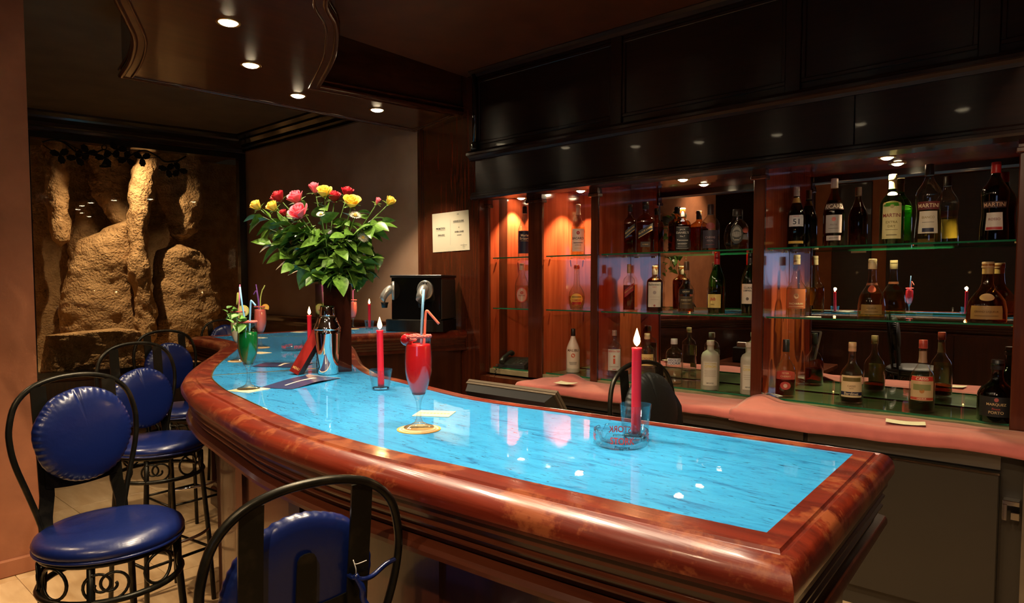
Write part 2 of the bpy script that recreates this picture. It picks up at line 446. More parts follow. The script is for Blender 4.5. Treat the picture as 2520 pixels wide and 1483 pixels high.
# wall with the rock showcase
WA, WB = V((-7.47, 1.77)), V((-7.05, 3.62))
WD = (WB - WA).normalized(); WN = V((-WD.y, WD.x))          # WN points behind the wall
def wpt(u, w, z): p = WB - WD * u + WN * w; return (p.x, p.y, z)   # u runs from the corner towards the left
def wsee(px, py, w=0.0):
    """(u, z) of a sighted point on the plane w behind the showcase wall"""
    p = on_plane(px, py, wpt(0, w, 0), (WN.x, WN.y, 0))
    return (WB - V((p.x, p.y))).dot(WD), p.z
U0, U1 = wsee(590, 600)[0], wsee(92, 600)[0] + .03
ZB, ZT = .60, 2.81
def wbox(mb, u0, u1, w0, w1, z0, z1):
    vs = [wpt(u, w, z) for z in (z0, z1) for w in (w0, w1) for u in (u0, u1)]
    return mb.add(vs, [(0, 2, 3, 1), (4, 5, 7, 6), (0, 1, 5, 4), (2, 6, 7, 3), (0, 4, 6, 2), (1, 3, 7, 5)])
m = MB()
wbox(m, -.15, U0 - .06, 0, .10, 0, CEIL); wbox(m, U1 + .06, 4.6, 0, .10, 0, CEIL)
wbox(m, U0 - .06, U1 + .06, 0, .10, 0, ZB - .05); wbox(m, U0 - .06, U1 + .06, 0, .10, ZT + .05, CEIL)
fix_normals(struct('wall_showcase', m, 'nook_plaster'))
win = thing('window_1', None, None); win['kind'] = 'structure'
m = MB()
wbox(m, U0 - .07, U0, -.03, .10, ZB - .06, ZT + .06); wbox(m, U1, U1 + .07, -.03, .10, ZB - .06, ZT + .06)
wbox(m, U0, U1, -.03, .10, ZB - .06, ZB); wbox(m, U0, U1, -.03, .10, ZT, ZT + .06)
fix_normals(m.build('frame', 'black_trim', win))
m = MB(); wbox(m, U0, U1, .045, .051, ZB, ZT); fix_normals(m.build('pane', 'pane_glass', win))
m = MB(); wbox(m, -.02, 4.4, -.02, 0, 0, .50); fix_normals(struct('wall_showcase_wainscot', m, 'mahogany_z'))
a = wpt(-.0, 0, 0); b = wpt(4.4, 0, 0)
rail('trim_3', (b[0], b[1]), (a[0], a[1]), CROWN, 'black_trim')
# panelled wall beside the back bar that carries the notice
NA, NB = V((-4.13, 3.60)), V((-3.30, 3.435))
ND = (NB - NA).normalized(); NN = V((ND.y, -ND.x))
m = MB(); q = [NA, NB, NB - NN * .25, NA - NN * .25]
m.prism([(p.x, p.y) for p in q], 0, CEIL); fix_normals(struct('wall_notice', m, 'mahogany_z'))
m = MB()
for s0, s1, o in ((-.005, .035, .018), (.035, .05, .010)):
    q = [NA + ND * s0 + NN * o, NA + ND * s1 + NN * o, NA + ND * s1 - NN * .01, NA + ND * s0 - NN * .01]
    m.prism([(p.x, p.y) for p in q], 1.1, 2.69)
fix_normals(struct('trim_4', m, 'mahogany_z'))
# rest of the shell (seen only in the mirrors)
struct('wall_back', MB().box(-4.2, 3.2, 3.95, 4.1, 0, CEIL), 'mahogany_z')
struct('wall_right', MB().box(3.05, 3.2, -3.3, 4.1, 0, CEIL), 'pink_plaster')
struct('wall_outer_left', MB().box(-10.2, -10.05, -3.3, 4.1, 0, CEIL), 'pink_plaster')
m = MB()
m.box(-10.2, 1.0, -3.35, -3.2, 0, CEIL); m.box(2.8, 3.2, -3.35, -3.2, 0, CEIL); m.box(1.0, 2.8, -3.35, -3.2, 0, 1.15); m.box(1.0, 2.8, -3.35, -3.2, 2.05, CEIL)
wr = struct('wall_rear', m, 'pink_plaster')
for x0, x1 in ((-8.6, -3.25), (-3.0, -2.45), (-2.25, .9)):
    MB().box(x0, x1, -3.2, -3.17, 0, 2.75, .006).build('panel', 'hood_wood', wr)
w2 = thing('window_2', None, None); w2['kind'] = 'structure'
m = MB()
m.box(1.0, 1.06, -3.26, -3.17, 1.15, 2.05); m.box(2.74, 2.8, -3.26, -3.17, 1.15, 2.05); m.box(1.06, 2.74, -3.26, -3.17, 1.15, 1.21); m.box(1.06, 2.74, -3.26, -3.17, 1.99, 2.05); m.box(1.88, 1.92, -3.25, -3.2, 1.21, 1.99)
m.build('frame', 'black_trim', w2)
emitter('dusk_window', (.45, .58, 1.0), 1.6)
for x0, x1 in ((1.06, 1.88), (1.92, 2.74)):
    MB().box(x0, x1, -3.24, -3.235, 1.21, 1.99).build('pane', 'dusk_window', w2)

# ------------------------------------------------------------------ dropped soffit that follows the bar
SOF = [(-.05, .55, 0), (-1.2, .50, 1), (-2.2, .62, 1), (-2.8, .86, 1), (-3.257, 1.102, 1), (-3.469, 1.215, 1), (-3.724, 1.34, 1), (-4.077, 1.443, 1), (-4.43, 1.512, 0),
       (-4.333, 2.223, 0), (-4.19, 3.60, 0), (-3.516, 3.473, 0), (-3.734, 2.402, 0), (-3.236, 2.175, 1), (-2.929, 1.994, 1), (-2.775, 1.884, 1), (-2.57, 1.70, 1), (-2.2, 1.62, 1), (-1.4, 1.60, 1), (-.05, 1.62, 0)]
def smooth_loop(pts, k=5):
    """pts = (x, y, smooth); runs between sharp points are splined"""
    out = []; run = []
    n = len(pts); seq = pts + [pts[0]]
    for p in seq:
        run.append(p[:2])
        if not p[2] and len(run) > 1:
            c = catmull([V((q[0], q[1], 0)) for q in run], k if len(run) > 2 else 1)
            out += [(v.x, v.y) for v in c[:-1]]; run = [p[:2]]
    return out
sof = smooth_loop(SOF); sof.reverse()
m = MB(); m.prism(sof, 2.69, CEIL); so = fix_normals(struct('ceiling_soffit', m, 'soffit_wood'))
def sweep_loop(loop, prof, scale=None):
    """sweep a profile [(out, z)] round a closed counter-clockwise loop"""
    sc = scale or [1.0] * len(loop)
    rows = [offset_loop(loop, [o * s for s in sc]) for o, z in prof]
    rings = [[(rows[k][i].x, rows[k][i].y, prof[k][1]) for k in range(len(prof))] for i in range(len(loop))]
    rings.append(rings[0])
    return MB().loft(rings, True, smooth=False)
for k, (o0, z0, r) in enumerate(((.005, 2.70, .018), (.012, 2.735, .011), (-.045, 2.689, .008))):
    prof = [(o0 + r * cos(2 * pi * i / 8), z0 + r * sin(2 * pi * i / 8)) for i in range(8)]
    fix_normals(sweep_loop(sof, prof).build('soffit_bead', 'mahogany_x', so, auto=50))
LAMPS = [(-.716, 1.12), (-1.38, 1.12), (-2.0, 1.17), (-2.62, 1.33), (-3.134, 1.538), (-3.641, 1.913), (-3.989, 2.42), (-3.883, 2.987)]
def spot(name, loc, to, power, angle, blend, col=WARM, parent=None, size=.03):
    l = bpy.data.lights.new(name, 'SPOT'); l.energy = power; l.spot_size = radians(angle); l.spot_blend = blend; l.color = col; l.shadow_soft_size = size
    o = bpy.data.objects.new(name, l); COL.objects.link(o); o.location = loc
    o.rotation_euler = (V(to) - V(loc)).to_track_quat('-Z', 'Y').to_euler()
    return o
lamp_proto = None
def downlight(x, y, z, label, group, mats=('brass', 'lamp_glow'), r=.044):
    t = thing('recessed_downlight', label, 'downlight', (x, y, z), 0, group)
    MB().lathe([(r, 0), (r + .002, -.003), (r + .010, -.004), (r + .013, -.001), (r + .013, .003), (r, .003)], 24, cap0=False, cap1=False).build('trim_ring', mats[0], t)
    MB().lathe([(.001, -.014), (r * .5, -.011), (r * .85, -.005), (r, .002)], 20, cap0=True, cap1=True).build('bulb', mats[1], t)
    return t
order = ['in the soffit over the near end of the bar', 'second from the near end of the bar soffit', 'third from the near end of the bar soffit', 'fourth from the near end of the bar soffit',
         'highest in the photo, over the bend of the bar', 'second highest in the photo, inside the curved soffit', 'at the narrow neck of the soffit, left of the last one', 'in the narrow soffit strip nearest the notice wall']
for (x, y), lab in zip(LAMPS, order):
    downlight(x, y, 2.688, 'round recessed downlight ' + lab, 'bar soffit downlights')
for i, (x, y) in enumerate(LAMPS):
    spot('bar_spot', (x, y, 2.675), (x + (.02 if i < 5 else 0), y + .04, 1.1), BAR_SPOT_W * (1.1, 1.25, 1.0, .5, .16, .10, .11, .95)[i], 128 if i < 6 else 86, 1.0 if i < 6 else .45)
# ceiling spots over the guests' side (outside the picture) that warm the floor and the pier; those behind the camera are added fill
for x, y, to, p, an, lab in ((-3.25, -.2, (-3.2, .55, 0), 200.0, 66, 'over the guests beside the pink pier'), (-4.9, .9, (-4.7, 1.5, 0), 40.0, 75, 'in the nook before the showcase'),
                        (-3.55, -.45, (-3.97, -.45, 1.0), 90.0, 80, 'close to the pink pier'),
                        (.15, -.75, (-.9, 2.2, 1.1), 190.0, 84, 'added as fill behind the camera, right of the other one'), (-1.05, -.85, (-1.9, 2.0, 1.1), 80.0, 84, 'added as fill behind the camera, left of the other one')):
    downlight(x, y, CEIL, 'ceiling downlight ' + lab, 'guest side downlights')
    spot('guest_spot', (x, y, CEIL - .025), to, p, an, .9, (1, .72, .44))

# ------------------------------------------------------------------ rock showcase behind the pane
def rock(name, label, rows, w, depth, seed, amp=.05):
    """rows = (py, xl, xr) sighted on the plane w behind the wall; lofted as a lumpy solid of the given depth"""
    pts = []
    for py, xl, xr in rows:
        ul, z = wsee(xl, py, w); ur, z2 = wsee(xr, py, w)
        pts.append((ul, ur, (z + z2) / 2))
    z_top, z_bot = pts[0][2], pts[-1][2]
    N = 90; M = 64; rings = []
    def at(z):
        for i in range(len(pts) - 1):
            if pts[i + 1][2] <= z <= pts[i][2]:
                t = (z - pts[i + 1][2]) / max(1e-6, pts[i][2] - pts[i + 1][2])
                return pts[i + 1][0] + (pts[i][0] - pts[i + 1][0]) * t, pts[i + 1][1] + (pts[i][1] - pts[i + 1][1]) * t
        return pts[-1][:2]
    for k in range(N + 1):
        z = z_bot + (z_top - z_bot) * k / N
        ul, ur = at(min(max(z, z_bot + 1e-4), z_top - 1e-4)); c = (ul + ur) / 2; h = abs(ul - ur) / 2
        e = min(1, min(k, N - k) / 7 + .35) if z_top < 2.7 else min(1, k / 7 + .35)
        ring = []
        for j in range(M):
            a = 2 * pi * j / M
            p = V(wpt(c + h * cos(a) * e, w + depth / 2 + depth / 2 * sin(a) * e, z))
            d = noise.fractal(p * 3.1 + V((seed * 7.3, 0, 0)), 1.0, 2.0, 5) * amp + noise.fractal(p * 11 + V((0, seed, 0)), 1.0, 2.0, 3) * .013
            n = V(wpt(cos(a), sin(a), 0)) - V(wpt(0, 0, 0)); n.normalize()
            ring.append(p + n * d)
        rings.append(ring)
    mb = MB().loft(rings, True, True, True)
    o = fix_normals(mb.build(name, 'rock')); return tag(o, label, 'rock', 'rough stones in the lit showcase')
rock('rock_column', 'pale hanging stone column at the left side of the showcase', [(330, 100, 165), (400, 108, 160), (500, 116, 170), (560, 124, 173), (590, 134, 168), (606, 142, 158)], .85, .35, 1)
rock('rock_overhang', 'overhanging pale stone slanting down between column and bright pillar', [(330, 214, 365), (390, 216, 345), (430, 220, 325), (480, 226, 320), (520, 258, 320), (556, 292, 318)], 1.05, .30, 2)
rock('rock_block', 'upright stone slab half hidden behind the big boulder', [(476, 186, 226), (520, 180, 238), (600, 172, 250), (700, 165, 260), (860, 160, 260)], 1.35, .3, 3)
rock('boulder', 'big sloping boulder leaning left of the bright pillar', [(536, 306, 330), (570, 250, 345), (590, 200, 350), (650, 176, 352), (720, 148, 356), (765, 142, 360), (850, 160, 372)], .72, .5, 4, .04)
rock('rock_pillar', 'brightest knobbly stone pillar in the middle of the showcase', [(330, 362, 396), (395, 348, 398), (412, 330, 396), (450, 327, 388), (500, 323, 376), (560, 318, 368), (600, 328, 372), (650, 324, 372), (700, 330, 376), (760, 334, 392), (850, 345, 398)], .50, .32, 5, .045)
rock('rock_arch', 'dim leaning stone on the right of the bright pillar', [(330, 388, 500), (420, 384, 505), (500, 402, 505), (560, 414, 500), (590, 424, 470)], .80, .35, 6)
rock('rock_shoulder', 'dark rounded boulder low in the right of the showcase', [(600, 420, 470), (616, 396, 500), (650, 382, 530), (720, 384, 545), (870, 380, 560)], .66, .40, 7)
rock('rock_ledge', 'low stone ledge along the bottom of the showcase', [(808, 262, 318), (822, 110, 350), (850, 104, 356), (935, 100, 372)], .10, .24, 8, .03)
m = MB(); wbox(m, U0 - 1.0, U1 + 1.0, 1.85, 1.95, 0, CEIL); wbox(m, U0 - 1.0, U0 - .9, .1, 1.85, 0, CEIL); wbox(m, U1 + .5, U1 + .6, .1, 1.85, 0, CEIL); wbox(m, U0 - 1, U1 + .6, .1, 1.9, .3, .55)
fix_normals(struct('wall_showcase_back', m, 'rock'))
lp = V(wpt(wsee(262, 400)[0], .09, 2.93)); q = V(wpt(wsee(300, 640, .9)[0], .95, 1.35))
spot('showcase_spot', lp, q, 850, 120, .7, (1, .66, .34), size=.02)

# wrought-iron vine in front of the pane
vine = thing('iron_vine', 'black wrought-iron vine with leaves along the top of the showcase window', 'ironwork', wpt((U0 + U1) / 2, -.04, 2.5))
vo = V(vine.location)
def vp(px, py): u, z = wsee(px, py, -.045); return V(wpt(u, -.045, z)) - vo
main = catmull([vp(*q) for q in ((104, 350), (122, 345), (140, 344), (160, 352), (182, 370), (203, 378), (230, 378), (248, 370), (258, 368), (272, 376), (292, 387), (310, 387), (330, 378), (345, 371), (362, 371), (385, 383), (402, 396), (420, 398), (440, 394), (458, 384))], 4)
MB().tube(main, .008, 6).build('main_stem', 'iron', vine)
for q in (((106, 356), (120, 366), (140, 378)), ((158, 347), (180, 360), (208, 373)), ((183, 362), (190, 379)), ((163, 385), (178, 384)), ((258, 370), (258, 388)), ((345, 369), (320, 368), (298, 369)), ((320, 370), (313, 385)), ((394, 387), (375, 388), (357, 389)), ((440, 396), (425, 408))):
    MB().tube(catmull([vp(*k) for k in q], 3), .004, 5).build('tendril', 'iron', vine)
MB().tube([vp(256.5 + 6 * cos(a), 362 + 6 * sin(a)) for a in [2 * pi * i / 14 for i in range(14)]], .005, 5, closed=True).build('ring', 'iron', vine)
def lobed(n=36):
    out = []
    for i in range(n):
        a = 2 * pi * i / n
        r = .16 + .84 * abs(cos(1.5 * a)) ** 1.3 + (.07 if i % 2 else -.03)
        out.append((r * cos(a), r * sin(a)))
    return out
nv = V((WN.x, WN.y, 0))
def iron_leaf(px, py, s, rot):
    c = vp(px, py); mb = MB()
    ux = V((-WD.x, -WD.y, 0)); uz = V((0, 0, 1)); pr = []
    for x, y in lobed():
        pr.append((x * cos(rot) - y * sin(rot), x * sin(rot) + y * cos(rot)))
    mb.loft([[c + ux * x * s + uz * y * s + nv * k for x, y in pr] for k in (-.004, .004)], True, True, True, smooth=False)
    return fix_normals(mb.build('leaf', 'iron', vine))
for px, py, rot in ((148, 381, .3), (189, 388, 2.0), (216, 375, 1.0), (258, 388, .0), (289, 368, .8), (312, 391, 1.7), (350, 389, .5), (412, 417, .2), (440, 418, 1.2)):
    iron_leaf(px, py, .082, rot)
for i in range(7):
    MB().tube([vp(258, 392), vp(248 + i * 3.6, 409)], .004, 5).build('grape_stem', 'iron', vine)
    MB().sphere(vp(247 + i * 3.9, 410 - abs(i - 3) * .4), .011, 8, 6).build('grape', 'iron', vine)
# ================================================================== the bar
# outline of the blue glass top (world x, y); sharp corners carry 0
BAR_F = [(-.322, .905, 0), (-.443, .893, 1), (-.617, .878, 1), (-.822, .866, 1), (-1.155, .852, 1), (-1.455, .870, 1), (-1.674, .908, 1), (-1.895, .951, 1), (-2.10, .993, 1), (-2.345, 1.067, 1),
         (-2.485, 1.126, 1), (-2.679, 1.228, 1), (-2.91, 1.367, 1), (-3.164, 1.531, 1), (-3.40, 1.68, 1), (-3.62, 1.80, 1), (-3.80, 1.865, 1), (-4.02, 1.905, 1), (-4.30, 1.94, 0)]
BAR_B = [(-4.30, 3.60, 0), (-3.52, 3.47, 0), (-3.80, 2.64, 0), (-3.70, 2.46, 1), (-3.45, 2.32, 1), (-3.10, 2.14, 1), (-2.80, 1.95, 1), (-2.52, 1.769, 1), (-2.319, 1.648, 1), (-2.05, 1.52, 1), (-1.876, 1.488, 1), (-1.648, 1.442, 1), (-1.364, 1.392, 1), (-1.028, 1.411, 1), (-.883, 1.42, 1), (-.692, 1.434, 1), (-.345, 1.453, 0)]
loop = smooth_loop(BAR_F + BAR_B, 4)
loop.reverse()                                       # counter-clockwise
def edge_scale(p, q):
    """rim width factor of one edge: full on the guests' side, narrower at the near end and on the barkeeper's side"""
    m = (V(p) + V(q)) / 2
    if m.y > 3.3: return .05
    if m.x > -.40 and abs(p[1] - q[1]) > .2: return .62
    db = min((m - V(k[:2])).length for k in BAR_B); df = min((m - V(k[:2])).length for k in BAR_F)
    return .55 if db < df and m.x > -4.2 else 1.0
scl = [edge_scale(loop[i], loop[(i + 1) % len(loop)]) for i in range(len(loop))]
bar = thing('bar_counter', 'long curved wooden bar with glossy blue glass top and moulded edge', 'bar', (-1.5, 1.2, 0))
BO = V((1.5, -1.2, 0))
def barpart(name, mb, mat, fix=True, auto=None):
    mb.v = [(p[0] + 1.5, p[1] - 1.2, p[2]) for p in mb.v]
    o = mb.build(name, mat, bar, auto=auto)
    return fix_normals(o) if fix else o
rim = [(-.002, 1.0975), (-.001, 1.1025), (.050, 1.1030), (.054, 1.0985), (.060, 1.0985), (.066, 1.1015), (.084, 1.0965), (.096, 1.087), (.103, 1.073), (.102, 1.060), (.094, 1.050), (.086, 1.0465), (.02, 1.0465), (-.004, 1.0465)]
barpart('wooden_rim', sweep_loop(loop, rim, scl), 'rim_wood', auto=32)
apron = [(.086, 1.0465), (.086, 1.034), (.076, 1.030), (.074, 1.018), (.080, 1.0155), (.080, 1.0125), (.070, 1.010), (.068, .999), (.076, .996), (.076, .993), (.064, .990), (.062, .978), (.082, .972), (.088, .964), (.088, .956), (.060, .952), (.0, .952), (.0, 1.0465)]
barpart('moulded_apron', sweep_loop(loop, apron, scl), 'apron_wood', auto=30)
body = [(-.02, .955), (-.02, .16), (.0, .15), (.0, .02), (.012, .0), (-.12, .0), (-.12, .955)]
bo = barpart('front_panelling', sweep_loop(loop, body, scl), 'body_wood', auto=30)
# vertical stiles and a base plinth on the panelling
inner = offset_loop(loop, [-.02 * s for s in scl])
acc = 0; last = V(inner[0])
for i in range(len(inner)):
    p = V(inner[i]); acc += (p - last).length; last = p
    if acc > .46 and not (p.y > 3.3):
        acc = 0
        a = V(inner[i - 1]); b = V(inner[(i + 1) % len(inner)]); d = (b - a).normalized(); n = V((d.y, -d.x))
        q = [p - d * .035 - n * .004, p + d * .035 - n * .004, p + d * .035 + n * .010, p - d * .035 + n * .010]
        mb = MB().prism([(k.x, k.y) for k in q], .16, .945); barpart('stile', mb, 'body_wood')
barpart('plinth', sweep_loop(loop, [(.014, .0), (.014, .10), (.006, .118), (-.03, .125), (-.03, .0)], scl), 'apron_wood')
# blue glass in three panes divided by brass strips
C1 = (on_z(520, 923.5, 1.1).to_2d(), on_z(705, 911.5, 1.1).to_2d())
C2 = (on_z(600, 826.5, 1.1).to_2d(), on_z(745, 827, 1.1).to_2d())
def tess(mb, poly, z0, z1):
    """solid slab from a (possibly concave) outline"""
    from mathutils.geometry import tessellate_polygon
    pts = []
    for p in poly:
        if not pts or (V(p[:2]) - pts[-1]).length > 1e-5: pts.append(V(p[:2]))
    if (pts[0] - pts[-1]).length < 1e-5: pts.pop()
    n = len(pts); tri = tessellate_polygon([[V((p.x, p.y, 0)) for p in pts]])
    fs = []
    for t in tri:
        a, b, c = (pts[i] for i in t)
        fs.append(tuple(t) if (b - a).cross(c - a) > 0 else tuple(reversed(t)))
    mb.add([(p.x, p.y, z1) for p in pts] + [(p.x, p.y, z0) for p in pts], fs + [tuple(n + i for i in reversed(f)) for f in fs] + [(n + i, n + (i + 1) % n, (i + 1) % n, i) for i in range(n)])
    return mb
def split(poly, line):
    """cut a closed outline along the chord next to the sighted line; returns the two halves and the chord"""
    a, b = V(line[0]), V(line[1]); hits = []; n = len(poly)
    for i in range(n):
        p, q = V(poly[i]), V(poly[(i + 1) % n]); r = b - a; s = q - p; den = r.x * s.y - r.y * s.x
        if abs(den) < 1e-9: continue
        t = ((p.x - a.x) * s.y - (p.y - a.y) * s.x) / den; u = ((p.x - a.x) * r.y - (p.y - a.y) * r.x) / den
        if 0 <= u < 1: hits.append((abs(t - .5), i, a + r * t))
    hits.sort(key=lambda h: h[0]); h = sorted(hits[:2], key=lambda k: k[1])
    (_, i, P), (_, j, Q) = h
    A = [P] + [V(k) for k in poly[i + 1:j + 1]] + [Q]
    B = [Q] + [V(poly[k % n]) for k in range(j + 1, n + i + 1)] + [P]
    return A, B, (P, Q)
p1, p2, ch1 = split(loop, C1)
far_side = p1 if min(q.x for q in p1) < -4.2 else p2
near = p2 if far_side is p1 else p1
p1, p2, ch2 = split(far_side, C2)
mid, far = p1, p2
for poly in (near, mid, far):
    if len(poly) > 2: barpart('glass_pane', tess(MB(), poly, 1.086, 1.100), 'blue_glass', fix=False)
def strip(a, b, w=.006):
    a, b = V(a), V(b); d = (b - a).normalized(); n = V((-d.y, d.x)) * w / 2
    return MB().prism([tuple(a - n), tuple(b - n), tuple(b + n), tuple(a + n)], 1.09, 1.1012)
barpart('brass_strip', strip(ch1[0], ch1[1], .008), 'brass')
barpart('brass_strip', strip(ch2[0], ch2[1], .006), 'brass')
# brass lip that follows the inner side of the bend
seg = [p for p in smooth_loop(BAR_F + BAR_B, 4)[24:52]]
barpart('brass_lip', MB().tube([(p[0], p[1], 1.1015) for p in seg], .003, 5), 'brass')
# low workbench on the barkeeper's side
wb = thing('work_bench', 'dark wooden work bench behind the bar carrying the monitor', 'bench', (-2.0, 1.98, 0))
MB().box(-.50, .42, -.20, .38, .66, .70, .006).build('top', 'mahogany_x', wb)
MB().box(-.48, .40, -.16, .36, .08, .66, .004).build('cabinet', 'mahogany_z', wb)
for x in (-.48, -.04): MB().box(x + .02, x + .42, .36, .375, .12, .62, .003).build('door', 'mahogany_z', wb)

# ================================================================== back bar
NYF, NYM = 3.50, 3.90                                # shelf front line and mirror line
POSTS = [(-3.335, -3.262), (-2.893, -2.772), (-2.38, -2.328), (-1.347, -1.287), (-.232, -.12)]
ZN = 2.08
bb = thing('back_bar', 'dark lacquered wooden back bar with mirrored lit niches and overhanging hood', 'cabinet', (-1.7, 3.5, 0))
def bpart(name, mb, mat):
    mb.v = [(p[0] + 1.7, p[1] - 3.5, p[2]) for p in mb.v]
    return mb.build(name, mat, bb)
for i, (x0, x1) in enumerate(POSTS):
    bpart('divider', MB().box(x0 + .004, x1 - .004, NYF + .012, NYM + .03, .80, ZN + .02), 'niche_wood')
    po = bpart('post', MB().box(x0, x1, NYF - .012, NYF + .014, .80, ZN, .004), 'mahogany_z')
    mb = MB()
    mb.box(x0 - .012, x1 + .012, NYF - .03, NYF + .03, 1.99, 2.012, .004); mb.box(x0 - .004, x1 + .004, NYF - .022, NYF + .03, 2.012, 2.05); mb.box(x0 - .014, x1 + .014, NYF - .034, NYF + .03, 2.05, ZN, .004)
    bpart('capital', mb, 'mahogany_z')
tilt = radians(.85)
for i in range(4):
    x0, x1 = POSTS[i][1], POSTS[i + 1][0]
    mb = MB().box(x0 - .002, x1 + .002, NYM, NYM + .006, .84, ZN)
    mb.v = [(p[0], p[1] - (p[2] - 1.45) * math.tan(tilt), p[2]) for p in mb.v]
    bpart('mirror_panel', mb, 'mirror')
    bpart('niche_ceiling', MB().box(x0, x1, NYF, NYM, ZN, ZN + .02), 'niche_wood')
    bpart('niche_floor', MB().box(x0, x1, NYF, NYM, .80, .832), 'niche_stone')
bpart('back_board', MB().box(-3.335, 3.0, NYM + .03, NYM + .045, .0, CEIL), 'mahogany_z')
bpart('end_panel', MB().box(-.12, 3.0, NYF, NYF + .02, .8, ZN + .02), 'mahogany_z')
# hood: ledge, fascia, cornice and panelled front
HX0, HX1, HY = -3.345, 2.9, 3.42
def hrail(name, prof, mat, x0=HX0, x1=HX1):
    mb = MB().loft([[(x, HY - o, z) for o, z in prof] for x in (x0, x1)], True, True, True, smooth=False)
    return fix_normals(bpart(name, mb, mat))
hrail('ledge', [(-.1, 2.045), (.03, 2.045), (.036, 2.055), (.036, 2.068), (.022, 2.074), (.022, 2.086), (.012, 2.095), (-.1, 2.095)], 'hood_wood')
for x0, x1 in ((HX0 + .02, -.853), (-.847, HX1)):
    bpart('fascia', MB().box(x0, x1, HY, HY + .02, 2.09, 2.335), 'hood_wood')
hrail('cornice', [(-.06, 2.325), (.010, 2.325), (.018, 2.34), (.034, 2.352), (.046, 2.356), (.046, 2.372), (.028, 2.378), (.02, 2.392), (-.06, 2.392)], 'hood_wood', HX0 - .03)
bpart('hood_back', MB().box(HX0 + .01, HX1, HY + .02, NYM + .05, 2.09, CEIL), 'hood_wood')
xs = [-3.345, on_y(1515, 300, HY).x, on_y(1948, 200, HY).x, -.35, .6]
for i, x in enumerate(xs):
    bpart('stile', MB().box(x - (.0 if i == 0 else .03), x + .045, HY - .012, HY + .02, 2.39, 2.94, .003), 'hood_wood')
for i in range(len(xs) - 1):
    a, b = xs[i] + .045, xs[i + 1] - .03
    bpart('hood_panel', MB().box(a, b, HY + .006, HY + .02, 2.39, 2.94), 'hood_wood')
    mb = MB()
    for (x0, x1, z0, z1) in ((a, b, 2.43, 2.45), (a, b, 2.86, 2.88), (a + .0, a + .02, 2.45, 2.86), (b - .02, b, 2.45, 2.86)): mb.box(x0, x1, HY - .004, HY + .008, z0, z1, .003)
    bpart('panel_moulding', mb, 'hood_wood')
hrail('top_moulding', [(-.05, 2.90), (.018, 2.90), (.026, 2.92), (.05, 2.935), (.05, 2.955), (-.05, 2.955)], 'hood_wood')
# fluted corner column at the left end of the hood
mb = MB()
mb.tube([(HX0 + .028, HY - .012, 2.40), (HX0 + .028, HY - .012, 2.92)], .022, 12)
mb.lathe([(.034, 2.392), (.036, 2.405), (.028, 2.415), (.033, 2.43), (.024, 2.445)], 14, (HX0 + .028, HY - .012, 0))
bpart('corner_column', mb, 'black_trim')
for x, y, lab in ((-3.184, 3.76, 'in the narrow niche above the telephone'), (-2.631, 3.735, 'in the second niche above the white bottle'), (-1.881, 3.745, 'in the middle niche of the back bar'), (-.782, 3.77, 'in the wide right-hand niche of the back bar')):
    downlight(x, y, ZN - .001, 'small round downlight ' + lab, 'niche downlights', ('brass', 'lamp_glow'), .030)
    w = NICHE_SPOT_W * (3.0 if x < -2 else (2.2 if x < -1 else 3.4))
    spot('niche_spot', (x, y, ZN - .012), (x, y - .01, 1.0), w, 95, .6, (1, .70, .40), size=.015)
# glass shelves
ZS = (1.272, 1.634)
names = ('narrow niche over the telephone', 'second niche from the left', 'middle niche', 'wide right-hand niche')
for i in range(4):
    x0, x1 = POSTS[i][1] + .004, POSTS[i + 1][0] - .004
    yf = NYF + .03
    for z, wh in ((.842, 'lying on the floor of the '), (ZS[0], 'lower glass shelf of the '), (ZS[1], 'upper glass shelf of the ')):
        t = thing('glass_shelf', ('clear glass sheet ' if z < 1 else 'green-edged ') + wh + names[i], 'shelf', ((x0 + x1) / 2, yf, z), 0, 'back bar glass shelves')
        h = (x1 - x0) / 2; zt = -.008 if z > 1 else -.008
        MB().box(-h, h, .004, NYM - yf - .02, zt, 0).build('sheet', 'shelf_glass', t)
        MB().box(-h, h, 0, .004, zt, 0).build('front_edge', 'shelf_edge', t)
        if z > 1:
            for sx in (-1, 1):
                for yy in (.05, .28): MB().box(sx * (h + .004) - .012 * (sx > 0), sx * (h + .004) + .012 * (sx < 0), yy, yy + .012, zt - .006, zt).build('shelf_pin', 'brass', t)

# steel under-counter with refrigerator fronts
CT = .815; CYF = 3.17
rc = thing('steel_counter', 'stainless steel back counter with refrigerator door', 'counter', (-1.4, 3.3, 0))
def cpart(name, mb, mat):
    mb.v = [(p[0] + 1.4, p[1] - 3.3, p[2]) for p in mb.v]; return mb.build(name, mat, rc)
cpart('worktop', MB().box(-2.72, 2.9, CYF, NYF - .013, CT - .045, CT, .004), 'steel')
cpart('carcass', MB().box(-2.70, 2.9, CYF + .05, NYF - .013, .0, CT - .045), 'steel_door')
cpart('plinth', MB().box(-3.26, -2.70, 3.40, NYF - .013, .0, .79), 'mahogany_z')
doors = [(-2.62, -2.05), (-2.03, -1.62), (-1.60, -.98), (-.96, -.235), (-.12, .60), (.62, 1.3)]
for x0, x1 in doors:
    d = cpart('door', MB().box(x0, x1, CYF + .01, CYF + .05, .10, .70, .004), 'steel_door')
    cpart('lintel', MB().box(x0, x1, CYF + .03, CYF + .052, .712, CT - .05), 'steel')
    e = MB().box(x0, x1, CYF + .006, CYF + .012, .694, .703); cpart('door_edge', e, 'chrome')
    if x1 < -.2 or x0 > -.2:
        hx = x1 + .012
        mb = MB().box(hx, hx + .055, CYF - .004, CYF + .05, .585, .605, .002); mb.box(hx, hx + .016, CYF - .006, CYF + .03, .525, .59, .002); mb.box(hx + .026, hx + .055, CYF + .0, CYF + .03, .53, .56, .002)
        cpart('hinge', mb, 'chrome')
cpart('side_frame', MB().box(-.16, -.125, CYF + .0, CYF + .05, .05, CT - .05), 'steel')
